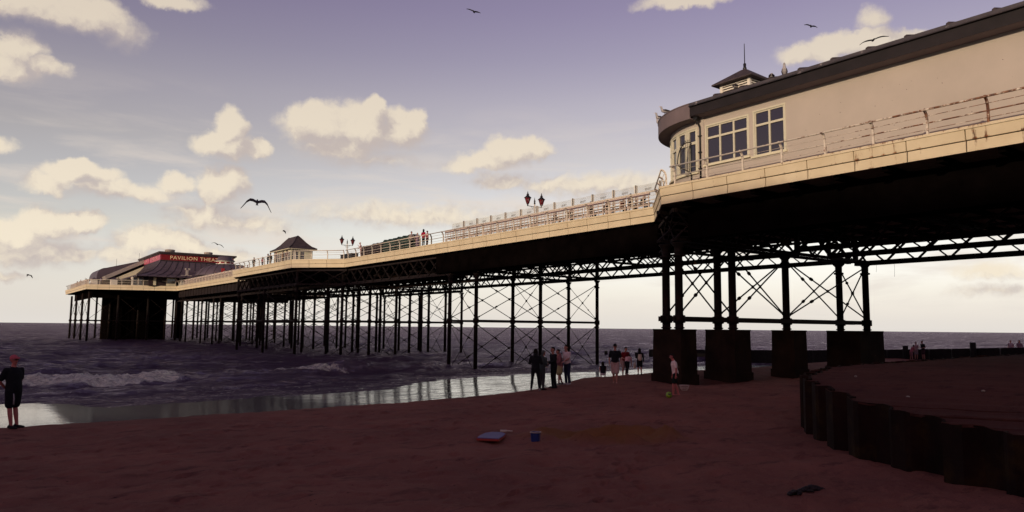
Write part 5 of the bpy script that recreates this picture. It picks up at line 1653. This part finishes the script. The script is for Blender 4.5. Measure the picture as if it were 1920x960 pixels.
    if 'stripes' in extras:
        m1 = MB(); S = ARM[0][0]; e_ = ARM[0][1]
        m1.tube([up(-0.07, 0.02, 1.475), S + V3((-0.02, 0.035, 0.068)), S.lerp(e_, 0.35) + V3((-0.068, 0.03, 0.02))], [0.014, 0.018, 0.014], 6)
        o = m1.build('shoulder_stripe', cloth('stripe', (0.30, 0.27, 0.30)), t)
        m1 = MB(); L = LG[1]
        m1.tube([L[0] + V3((0.02, 0.11, -0.06)), L[0].lerp(L[1], 0.45) + V3((0.0, 0.105, 0)), L[0].lerp(L[1], 0.78) + V3((0.0, 0.10, 0))], [0.015, 0.022, 0.018], 6)
        m1.build('shorts_panel', cloth('stripe', (0.30, 0.27, 0.30)), t)
        m1 = MB()
        for s in (-1, 1): m1.capsule(hp(s*0.022, 0.098, 0.014), hp(s*0.052, 0.088, 0.014), 0.019, 0.019, 8, 0.6)
        m1.capsule(hp(-0.08, 0.03, 0.02), hp(-0.05, 0.085, 0.018), 0.006, 0.006, 5); m1.capsule(hp(0.08, 0.03, 0.02), hp(0.05, 0.085, 0.018), 0.006, 0.006, 5)
        m1.build('sunglasses', M['black'], t)
    t.scale = (sc, sc, sc)
    return t

def face(px, py, tx, ty):
    """heading so that local +Y points from p to t"""
    return math.atan2(-(tx - px), (ty - py))
def gz(x, y): return float(ground_h(np.array([x]), np.array([y]))[0])

SK2 = mat('ruddy_skin', (0.40, 0.11, 0.10), 0.55, 0.1, 8)
DK = (0.010, 0.009, 0.012)
G1 = 'people standing together by the water'
person('man in pink cap and black top with striped shoulder, standing at the left edge', (0.86, 21.75, gz(0.86, 21.75)), face(0.7, 21.9, 7, 15), 1.76,
       lean=-7, legs='lean_back', arms=('back', 'back'), top=('tee', (0.010, 0.010, 0.014)), bottom=('shorts', (0.010, 0.010, 0.014)), hair=('cap', (0.42, 0.09, 0.12)), build_=1.14, vox=0.010, skin=SK2, turn=-8, extras=('stripes',))
person('woman in black with long dark hair, leftmost of the group at the water', (18.65, 23.5, gz(18.65, 23.5)), face(18.7, 23.5, 21, 26), 1.72,
       lean=4, legs='apart', arms=('chest', 'chest'), top=('jacket', DK), bottom=('leggings', DK), hair=('long', (0.012, 0.008, 0.007)), group=G1, shoes=(0.25, 0.2, 0.2))
person('person in a grey-green hooded jacket beside the leftmost woman, half hidden by her', (19.35, 23.95, gz(19.3, 23.9)), face(19.3, 23.9, 21, 24), 1.66,
       lean=6, legs='stand', arms=('front', 'chest'), top=('jacket', (0.05, 0.06, 0.06)), bottom=('trousers', (0.05, 0.045, 0.05)), hair=('short', (0.08, 0.085, 0.09)), group=G1)
person('person in black with bushy hair, middle of the group', (20.3, 24.3, gz(20.3, 24.3)), face(20.3, 24.3, 18, 24.6), 1.76,
       lean=3, legs='stand', arms=('front', 'bent'), top=('jumper', DK), bottom=('trousers', DK), hair=('short', (0.010, 0.007, 0.006)), group=G1)
person('girl in dusty pink jacket and pale skirt leaning towards the group', (21.6, 25.4, gz(21.6, 25.4)), face(21.6, 25.4, 19, 26.0), 1.60,
       lean=10, legs='walk_small', arms=('front', 'bent'), top=('jacket', (0.20, 0.08, 0.09)), bottom=('skirt', (0.32, 0.27, 0.14)), hair=('bun', (0.02, 0.01, 0.01)), group=G1, shoes=(0.1, 0.09, 0.09))
person('curly-haired man in white T-shirt and blue jeans, right end of the group', (21.95, 25.3, gz(21.95, 25.3)), face(22, 25.3, 19, 25.2), 1.80,
       lean=6, legs='stand', arms=('front', 'bent'), top=('tee', (0.55, 0.42, 0.45)), bottom=('trousers', (0.015, 0.018, 0.045)), hair=('short', (0.012, 0.007, 0.006)), group=G1, shoes=(0.45, 0.38, 0.40))
person('man in dark cap, black T-shirt and pale shorts, walking barefoot towards the camera', (24.6, 24.9, gz(24.6, 24.9)), face(24.6, 24.9, 10, 10), 1.85,
       legs='walk_small', arms=('down', 'down'), top=('tee', DK), bottom=('long_shorts', (0.36, 0.24, 0.23)), hair=('cap', (0.01, 0.01, 0.012)), shoes=None, build_=1.1)
G2 = 'family at the edge of the water'
person('child crouching in black top and white shorts beside the man in the cap', (28.3, 29.6, gz(28.3, 29.6)), face(28.3, 29.6, 36, 38), 1.45,
       lean=22, legs='crouch', arms=('front', 'reach'), top=('vest', DK), bottom=('shorts', (0.5, 0.42, 0.45)), hair=('long', (0.01, 0.008, 0.008)), group=G2, shoes=None)
person('man in dark red top standing behind the bending child', (31.0, 30.6, gz(31.0, 30.6)), face(31, 30.6, 30, 27), 1.78,
       lean=14, legs='stand', arms=('hang', 'bent'), top=('tee', (0.16, 0.012, 0.022)), bottom=('shorts', (0.30, 0.2, 0.2)), hair=('short', (0.015, 0.01, 0.01)), group=G2, shoes=None)
person('child in white and red top and black trousers, bent forward over the sand', (30.1, 29.5, gz(30.1, 29.5)), face(30.1, 29.5, 33, 31), 1.40,
       lean=52, legs='walk_small', arms=('hang', 'hang'), top=('tee', (0.52, 0.30, 0.32)), bottom=('trousers', DK), hair=('short', (0.02, 0.01, 0.01)), group=G2, shoes=(0.2, 0.15, 0.15))
person('girl with long dark hair, small pale backpack and bare legs, right end of the family', (30.5, 28.9, gz(30.5, 28.9)), face(30.5, 28.9, 37, 36), 1.50,
       lean=3, legs='stand', arms=('bent', 'down'), top=('jumper', (0.012, 0.012, 0.014)), bottom=('shorts', (0.015, 0.015, 0.018)), hair=('long', (0.01, 0.008, 0.008)), group=G2)
boy = person('barefoot boy in white T-shirt and black shorts looking down at the green ball', (22.45, 19.35, gz(22.45, 19.35)), face(22.4, 19.4, 20.6, 21.0), 1.66,
       lean=9, legs='walk_small', arms=('down', 'hang'), top=('tee', (0.78, 0.62, 0.60)), bottom=('shorts', (0.008, 0.016, 0.014)), hair=('short', (0.02, 0.01, 0.008)), shoes=None, vox=0.010, head_nod=10, skin=SK2)
# small pale backpack on the girl
bp = thing('backpack', 'small pale backpack on the back of the long-haired girl', 'backpack', (30.38, 28.76, gz(30.5, 28.9) + 1.0), face(30.5, 28.9, 37, 36))
mb = MB(); mb.capsule((0, -0.02, -0.10), (0, -0.02, 0.10), 0.12, 0.10, 12, 0.55); mb.build('bag', M['pale'], bp)
mb = MB()
for s in (-1, 1): mb.tube([(s*0.08, 0.03, -0.12), (s*0.09, 0.14, 0.0), (s*0.08, 0.12, 0.14), (s*0.07, 0.03, 0.16)], 0.012, 6)
mb.build('strap', M['pale'], bp)
# a white carrier bag hanging from the girl's hand
cb = thing('carrier_bag', 'white carrier bag hanging beside the long-haired girl', 'bag', (30.05, 28.85, gz(30, 29) + 0.55))
mb = MB(); mb.capsule((0, 0, -0.12), (0, 0, 0.10), 0.10, 0.07, 10, 0.5); mb.build('bag', M['pale'], cb)
mb = MB(); mb.tube([(-0.05, 0, 0.14), (-0.03, 0, 0.28), (0.03, 0, 0.28), (0.05, 0, 0.14)], 0.008, 6); mb.build('handle', M['pale'], cb)
# beyond, by the groyne
G3 = 'people by the groyne'
person('child in pink top, low and leaning beside the groyne, left of three', (67.6, 31.0, gz(67.6, 31)), face(67, 31, 72, 28), 1.45, lean=25, arms=('hang', 'reach'), top=('tee', (0.36, 0.10, 0.13)), bottom=('shorts', (0.25, .1, .12)), hair=('short', DK), group=G3, vox=0.018, legs='apart')
person('slim person in pale pink clothes holding a hat, middle of three by the groyne', (69.0, 31.2, gz(69, 31.2)), face(69, 31.2, 60, 20), 1.62, arms=('chest', 'down'), top=('vest', (0.36, 0.22, 0.24)), bottom=('shorts', (0.2, .15, .16)), hair=('sunhat', (0.3, 0.2, 0.22)), group=G3, vox=0.018)
person('man in black T-shirt and shorts, right of three by the groyne', (69.3, 30.7, gz(69.3, 30.7)), face(69.3, 30.7, 62, 34), 1.74, arms=('bent', 'bent'), lean=8, top=('tee', DK), bottom=('shorts', (0.05, .02, .03)), hair=('short', DK), group=G3, vox=0.018)
person('person in pale grey top walking beyond the raised sand, far right', (84.0, 28.8, gz(84, 28.8)), face(84, 28.8, 70, 26), 1.75, legs='walk', arms=('bent', 'swing'), top=('tee', (0.24, 0.17, 0.22)), bottom=('trousers', (0.15, .11, .14)), hair=('short', DK), group=G3, vox=0.018)
person('dark-haired person in mauve top at the extreme right edge', (84.5, 28.2, gz(84, 28.2)), face(84, 28.2, 70, 27), 1.75, legs='stand', arms=('down', 'bent'), top=('jumper', (0.14, 0.09, 0.13)), bottom=('trousers', DK), hair=('long', DK), group=G3, vox=0.018)
# on the pier, in daylight
GP = 'people along the middle of the pier'
ZD = ZT
person('man in pink shirt and white cap at the railing beside the low black box', (34.0, 74.3, ZD), face(34, 74.3, 27, 78), 1.72, lean=8, arms=('phone', 'front'), top=('tee', (0.60, 0.36, 0.36)), bottom=('trousers', (0.40, .26, .24)), hair=('cap', (0.6, 0.5, 0.48)), group=GP, vox=0.02)
person('man in grey shirt and black trousers, left of the group by the green stalls', (34.0, 62.7, ZD), face(34, 62.7, 34, 58), 1.78, arms=('front', 'bent'), top=('jumper', (0.30, 0.24, 0.23)), bottom=('trousers', DK), hair=('short', DK), group=GP, vox=0.02)
person('child in pale mauve clothes and light hat between the man and the woman in red', (33.95, 61.4, ZD), face(34, 61.4, 34, 57), 1.50, arms=('front', 'down'), top=('tee', (0.34, 0.24, 0.32)), bottom=('trousers', (0.28, .20, .28)), hair=('sunhat', (0.5, 0.42, 0.4)), group=GP, vox=0.02)
person('woman with long black hair and red top in the group by the green stalls', (34.0, 60.3, ZD), face(34, 60.3, 40, 62), 1.76, arms=('bent', 'bent'), top=('jumper', (0.30, 0.012, 0.04)), bottom=('leggings', DK), hair=('long', DK), group=GP, vox=0.02)
person('young person in patterned pink top, right end of the group by the green stalls', (33.95, 59.5, ZD), face(34, 59.5, 40, 60), 1.52, arms=('bent', 'down'), top=('tee', (0.34, 0.10, 0.12)), bottom=('trousers', (0.04, .02, .03)), hair=('short', (0.03, 0.01, 0.01)), group=GP, vox=0.02)
GS = 'people seated behind the slatted benches'
seatd = [(41.0, DK, 'in black, seated behind the bench nearest the nearer lamp post'), (39.5, DK, 'hunched, only the head above the bench, second from the lamp post'), (37.1, (0.015, 0.012, 0.02), 'in dark coat with flat shoulders, in the middle of the seated row'),
         (35.7, (0.03, 0.02, 0.02), 'leaning low beside the middle one of the seated row'), (34.0, (0.12, 0.03, 0.02), 'with reddish collar, behind the rusty railing post'), (33.2, DK, 'sitting upright, second from the pier building'), (32.2, DK, 'slumped sideways, seated nearest the pier building')]
for k, (y, c, lab) in enumerate(seatd):
    person('dark-haired person ' + lab, (34.25, y, ZD + 0.02), math.radians(-90 + (k*37 % 30) - 15), 1.68 + 0.04*(k % 3), lean=(8, 26, 6, 30, 22, 3, 24)[k], legs='sit', arms=('front', 'bent'), top=('jumper', c), bottom=('trousers', DK), hair=('short', DK), group=GS, vox=0.02)
GK = 'people by the shelter'
for (y, H, c, bt, hr_, lab, x) in ((100.9, 1.7, DK, DK, 'short', 'in black walking alone, farthest left of those by the shelter', 30.3), (97.2, 1.5, (0.3, 0.12, 0.14), (0.1, .1, .12), 'long', 'in pinkish top between the lone walker and the dark pair', 30.3),
                          (94.6, 1.72, DK, DK, 'long', 'in black, left one of the dark pair', 30.2), (93.9, 1.78, DK, DK, 'short', 'in black, right one of the dark pair', 30.3),
                          (91.8, 1.78, (0.6, 0.48, 0.45), DK, 'short', 'with broad pale shirt and black trousers beside the shelter', 30.3), (89.4, 1.66, (0.35, 0.22, 0.15), (0.3, .22, .15), 'long', 'in tan clothes in front of the shelter window', 30.4),
                          (88.0, 1.68, (0.10, 0.04, 0.05), DK, 'bun', 'in dark maroon at the near corner of the shelter', 30.4)):
    person('person ' + lab, (x, y, ZD), math.radians((y*77) % 360), H, arms=('bent', 'down'), top=('jumper', c), bottom=('trousers', bt), hair=(hr_, DK), group=GK, vox=0.024, build_=1.25 if 'broad' in lab else 1)
GT = 'people by the theatre'
far = [(17.8, 172.0, 'waving one raised arm at the pier-head corner', DK, 'up'), (17.7, 186.5, 'seated low among the head benches, left one', DK, 'bent'), (17.7, 188.5, 'with dark coat among the head benches, middle one', DK, 'bent'), (17.6, 181, 'bending by the head benches, right one', DK, 'front'),
       (19.5, 164.6, 'in bluish top near the corner of the head', (0.10, 0.09, 0.18), 'down'), (22.5, 163.5, 'in black beside the white hut', DK, 'bent'), (24.5, 162.2, 'in dark clothes before the white porch', DK, 'down'), (27.5, 160.5, 'in red outside the theatre', (0.3, 0.02, 0.03), 'down'),
       (28.6, 160.0, 'in grey outside the theatre doors', (0.2, 0.17, 0.18), 'bent'), (30.6, 159.2, 'in black near the theatre doors', DK, 'down'), (32.3, 158.4, 'in pale top left of the ticket booth', (0.55, 0.45, 0.45), 'bent'),
       (33.3, 118, 'in black at the shoreward end of the far benches', DK, 'bent'), (33.3, 116, 'with scarlet bag strap at the shoreward end of the far benches', (0.5, 0.01, 0.02), 'down'), (33.3, 114.2, 'in dark coat, nearest of those by the far benches', DK, 'down'),
       (33.4, 123, 'in maroon by the far benches', (0.1, 0.03, 0.04), 'down'), (33.4, 127, 'in grey by the far benches', (0.15, 0.13, 0.14), 'bent'), (33.4, 133, 'in dark blue by the far benches', (0.03, 0.03, 0.07), 'down')]
base_people = {}
for k, (x, y, lab, c, arm) in enumerate(far):
    person('tiny person ' + lab, (x, y, ZD), math.radians((k*71) % 360), 1.6 + 0.05*(k % 4), lean=(k*7 % 14), arms=(arm, 'down'), top=('jumper', c), bottom=('trousers', DK), hair=('short', DK), group=GT, vox=0.032)

# ------------------------------------------------------------------ gulls
def gull_fly(label, loc, rz, span=1.3, bank=0, droop=0.25, pitch=0):
    t = thing('gull', label, 'gull', loc, 0, 'gulls in flight')
    t.rotation_euler = (math.radians(pitch), math.radians(bank), rz)
    b = MB()
    b.tube([(0, -0.30, 0.0), (0, -0.18, 0.0), (0, -0.05, -0.01), (0, 0.10, 0.0), (0, 0.18, 0.015), (0, 0.235, 0.02), (0, 0.26, 0.015), (0, 0.31, 0.005)], [0.012, 0.045, 0.068, 0.060, 0.040, 0.038, 0.022, 0.006], 8)
    b.add([(-0.03, -0.22, 0), (0.03, -0.22, 0), (0.075, -0.36, 0), (-0.075, -0.36, 0), (0, -0.28, 0.012)], [(0, 1, 4), (1, 2, 4), (2, 3, 4), (3, 0, 4), (3, 2, 1, 0)])
    b.build('body', M['gull_dark'], t)
    for s in (-1, 1):
        w = MB(); prof = [(0.02, 0.13, -0.17, 0.02), (0.20, 0.19, -0.14, 0.08), (0.34, 0.17, -0.14, 0.09), (0.48, 0.08, -0.17, 0.09 - droop*0.25), (0.60, -0.02, -0.19, 0.08 - droop*0.70), (0.72, -0.13, -0.18, 0.05 - droop*1.1)]
        vs = []
        for (x, yl, yt, z) in prof: vs += [(s*x*span/1.3, yl, z), (s*x*span/1.3, yt, z - 0.006), (s*x*span/1.3, (yl+yt)/2, z + 0.03)]
        fs = []
        for i in range(len(prof)-1):
            a = i*3; c = a+3
            fs += [(a, c, c+2, a+2), (a+2, c+2, c+1, a+1), (a+1, c+1, c, a)]
        w.add([(x, y, z) for (x, y, z) in vs], fs, 0, True); w.build('wing', M['gull_dark'], t)
    return t
gull_fly('large dark gull gliding with drooped wings, biggest in the sky', (11.2, 37.2, 8.85), math.radians(-80), 1.36, 0, 0.42, 4).rotation_euler = (0.62, 0.08, math.radians(-14))
gull_fly('small dark gull tilted against clear sky, top centre', (31.6, 48.4, 28.7), math.radians(-45), 1.15, 20, 0.05)
gull_fly('small banking gull above the eaves, left of the big white cloud at top right', (54.3, 31.8, 27.8), math.radians(-60), 1.0, 22, 0.1)
gull_fly('gull with wide spread wings over the white cloud at top right', (48.8, 24.0, 22.7), math.radians(-50), 1.75, -14, 0.15)
gull_fly('tiny gull over the theatre roof', (23.6, 93.8, 12.5), math.radians(10), 1.5, 15, 0.2)
gull_fly('tiny gull left of the pier above the horizon', (6.6, 144.3, 10.4), math.radians(60), 1.6, 5, 0.4)
gull_fly('speck of a gull above the shelter roof', (41.5, 122.0, 18.6), math.radians(60), 1.3, 5, 0.3)

def gull_perch(label, loc, rz, tilt=20, body='gull'):
    t = thing('gull', label, 'gull', loc, rz, 'gulls perched on the pier building')
    c, s = math.cos(math.radians(tilt)), math.sin(math.radians(tilt))
    def r(y, z): return (0, y*c - z*s, 0.17 + y*s + z*c)
    b = MB()
    b.tube([r(-0.20, -0.01), r(-0.12, 0.0), r(0.0, 0.0), (0, r(0.10, 0.01)[1], r(0.10, 0.01)[2]), (0, r(0.15, .05)[1], r(0.15, .05)[2]+0.04), (0, r(0.16, .08)[1]+0.01, r(0.16, 0.08)[2]+0.10), (0, r(0.16, .08)[1]+0.05, r(0.16, 0.08)[2]+0.12)], [0.02, 0.055, 0.085, 0.075, 0.048, 0.045, 0.025], 10)
    b.build('body', M['gull'], t)
    w = MB()
    for sx in (-1, 1):
        w.tube([(sx*0.055, *r(0.10, 0.03)[1:]), (sx*0.07, *r(-0.02, 0.03)[1:]), (sx*0.045, *r(-0.18, 0.02)[1:]), (sx*0.015, *r(-0.33, 0.02)[1:])], [0.03, 0.05, 0.035, 0.008], 8)
    w.build('wing', M['gull_dark'], t)
    h = r(0.16, .08)
    k = MB(); k.tube([(0, h[1]+0.06, h[2]+0.12), (0, h[1]+0.12, h[2]+0.105)], [0.012, 0.004], 6); k.build('beak', M['letter'], t); t.scale = (1.25, 1.25, 1.25)
    for sx in (-1, 1):
        l = MB(); l.tube([(sx*0.03, 0, 0.12), (sx*0.03, 0.01, 0.0)], 0.007, 5); l.tube([(sx*0.03, -0.01, 0.004), (sx*0.03, 0.05, 0.004)], 0.01, 5); l.build('leg', M['gull_dark'], t)
    return t
ze = ZE1 + 0.05
for k, (deg, lab, tl, rz) in enumerate(((66, 'gull lowest on the rounded eave, leftmost of four', 30, 40), (55, 'gull second up the rounded eave, facing left', 28, 50), (42, 'gull third up the rounded eave, head low', 12, 55), (27, 'dark-winged gull highest of four on the rounded eave, stretched level', 4, 55))):
    tt = math.radians(180 - deg)
    gull_perch(lab, (CX + (RE-0.05)*math.cos(tt), CY + (RE-0.05)*math.sin(tt), ze), math.radians(rz), tl)
gull_perch('grey gull crouched low on the straight eave between cupola and upright gull', (EX + 0.15, 19.95, ze - 0.09), math.radians(-60), 0)
gull_perch('gull standing upright on the straight eave right of the cupola', (EX + 0.15, 19.25, ze), math.radians(120), 60)
gull_perch('brownish gull resting on the louvres of the cupola', (c0 - 0.10, 24.75, 16.30), math.radians(-80), 5)

# ------------------------------------------------------------------ things left on the sand
def ico(r, sub=2):
    bm = bmesh.new(); bmesh.ops.create_icosphere(bm, subdivisions=sub, radius=r); return bm
bx_, by_ = 21.65, 19.0
bt = thing('ball', 'small yellow-green ball with dark panels on the sand before the boy', 'ball', (bx_, by_, gz(bx_, by_) + 0.115))
m_, g_n, p_ = new_mat('green_ball')
tc_ = g_n.n('ShaderNodeTexCoord'); vo = g_n.n('ShaderNodeTexVoronoi'); vo.inputs['Scale'].default_value = 9.0; g_n.put(vo.inputs['Vector'], tc_.outputs['Object'])
g_n.put(p_.inputs['Base Color'], g_n.ramp(vo.outputs['Distance'], [(0.30, (0.02, 0.03, 0.01)), (0.42, (0.25, 0.42, 0.03))])); p_.inputs['Roughness'].default_value = 0.4
bm = ico(0.12, 4); me = bpy.data.meshes.new('shell'); bm.to_mesh(me); bm.free(); me.materials.append(m_); me.polygons.foreach_set('use_smooth', [True]*len(me.polygons))
o = bpy.data.objects.new('shell', me); C.objects.link(o); o.parent = bt
bk = thing('bucket', 'square blue plastic bucket with pale rim beside the dug hollow', 'bucket', (10.45, 13.15, gz(10.45, 13.15) - 0.01), math.radians(35))
mb = MB()
def rr(r, z, n=20): 
    return [(r*math.copysign(abs(math.cos(t))**0.5, math.cos(t)), r*math.copysign(abs(math.sin(t))**0.5, math.sin(t)), z) for t in [2*math.pi*k/n for k in range(n)]]
rings = [rr(0.085, 0), rr(0.092, 0.02), rr(0.105, 0.20), rr(0.108, 0.215), rr(0.100, 0.215), rr(0.088, 0.03)]
vs = [v for q in rings for v in q]; n = 20
fs = [tuple(range(n-1, -1, -1))] + [(i*n+k, i*n+(k+1) % n, (i+1)*n+(k+1) % n, (i+1)*n+k) for i in range(5) for k in range(n)] + [tuple(5*n+k for k in range(n))]
mb.add(vs, fs); mb.build('pail', M['blue'], bk)
mb = MB(); q = rr(0.113, 0.212); mb.tube(q + [q[0]], 0.010, 6); mb.build('rim', M['pale'], bk)
mb = MB(); mb.tube([(-0.11, 0, 0.19), (-0.10, 0.03, 0.12), (-0.06, 0.125, 0.07), (0.06, 0.125, 0.07), (0.10, 0.03, 0.12), (0.11, 0, 0.19)], 0.006, 6); mb.build('handle', M['blue'], bk)
bb = thing('bodyboard', 'violet-blue bodyboard with red edge lying flat on the sand left of the bucket', 'bodyboard', (9.95, 14.15, gz(9.95, 14.15) + 0.035), math.radians(-48))
out = [(-0.25, -0.48), (0.25, -0.48), (0.275, -0.1), (0.25, 0.30), (0.13, 0.50), (0, 0.53), (-0.13, 0.50), (-0.25, 0.30), (-0.275, -0.1)]
mb = MB(); mb.prism([(x*1.04, y*1.03) for x, y in out], 0, 0.045); mb.build('rail_edge', M['board_red'], bb)
mb = MB(); mb.prism(out, 0.046, 0.062); mb.build('deck_skin', M['board_blue'], bb)
pt = thing('hand_trowel', 'small pale sand toy lying on the bodyboard end', 'toy', (10.55, 14.5, gz(10.5, 14.5) + 0.07), math.radians(-40))
mb = MB(); mb.box(-0.10, -0.045, 0, 0.06, 0.045, 0.03); mb.build('blade', M['pale'], pt)
mb = MB(); mb.tube([(0.06, 0, 0.015), (0.20, 0, 0.01)], [0.018, 0.014], 8); mb.build('handle', M['pale'], pt)
bw = thing('net_basket', 'pale round net basket lying on the dark sand behind the boy', 'basket', (24.1, 20.3, gz(24.1, 20.3) + 0.01))
mb = MB()
for k in range(14):
    t_ = 2*math.pi*k/14
    mb.tube([(0.10*math.cos(t_), 0.10*math.sin(t_), 0.0), (0.16*math.cos(t_+.2), 0.16*math.sin(t_+.2), 0.09), (0.20*math.cos(t_+.1), 0.20*math.sin(t_+.1), 0.22)], 0.006, 5)
mb.build('mesh_side', M['pale'], bw)
mb = MB()
for r_, z in ((0.20, 0.22), (0.165, 0.11), (0.10, 0.005)): mb.tube([(r_*math.cos(2*math.pi*k/20), r_*math.sin(2*math.pi*k/20), z) for k in range(21)], 0.012 if z > .2 else 0.006, 6)
mb.build('hoop', M['pale'], bw)
def weed(label, x, y, r_, n):
    mb = MB()
    z0 = gz(x, y)
    rr_ = random.Random(int(x*100))
    for k in range(n):
        a = rr_.uniform(0, 6.28); d = r_*rr_.random()**0.7
        px, py = x + d*math.cos(a)*1.5, y + d*math.sin(a)*0.8
        h = 0.07*(1 - d/r_) + 0.02
        pts = [(px + 0.05*math.cos(a+j), py + 0.04*math.sin(a*2+j), z0 + h*(1 - abs(j-1.5)/2.2) - 0.008 + rr_.uniform(0, .012)) for j in range(4)]
        mb.tube(pts, [0.012, 0.026, 0.022, 0.008], 5)
    o = mb.build('seaweed', M['seaweed']); tag(o, label, 'seaweed', 'seaweed clumps on the sand')
weed('larger dark clump of seaweed low in the right foreground', 11.25, 6.85, 0.16, 90)
weed('small scrap of seaweed just left of the bigger clump', 10.62, 6.75, 0.07, 24)
weed('thin dark weed on the wet sand below the waterline at left', 9.0, 24.5, 0.12, 20)
weed('dark weed lying on the bright wet sheet left of the group', 17.5, 28.0, 0.2, 30)
# stones on the raised sand
sm_ = mat('pale_stone', (0.30, 0.26, 0.22), 0.8, 0.2, 10)
for k, (x, y, lab) in enumerate(((15.9, 7.4, 'lone pale stone on the raised sand near the wall edge'), (19.8, 10.6, 'pale stone on the raised sand at the seaward corner'), (17.6, 6.6, 'pale pebble farther right on the raised sand'), (19.5, 5.7, 'small pale pebble at the right on the raised sand'))):
    bm = ico(0.035, 2)
    for v in bm.verts: v.co = Vector((v.co.x*1.4, v.co.y, v.co.z*0.6)) * (1 + 0.2*math.sin(v.co.x*90 + k))
    me = bpy.data.meshes.new('stone'); bm.to_mesh(me); bm.free(); me.materials.append(sm_)
    o = bpy.data.objects.new('stone', me); C.objects.link(o); o.location = (x, y, 1.33 if k else 1.22); tag(o, lab, 'stone', 'stones on the raised sand')
# loose cable ends hanging from the far girder
for k, (x, y, l_) in enumerate(((49.0, 23.3, 1.0), (49.2, 24.6, 0.6))):
    mb = MB(); mb.tube([(x, y, 7.2), (x+0.02, y, 7.2-l_*0.5), (x + 0.06, y+0.05, 7.2-l_)], 0.008, 4)
    mb.build('loose_cable', M['black'], pier)
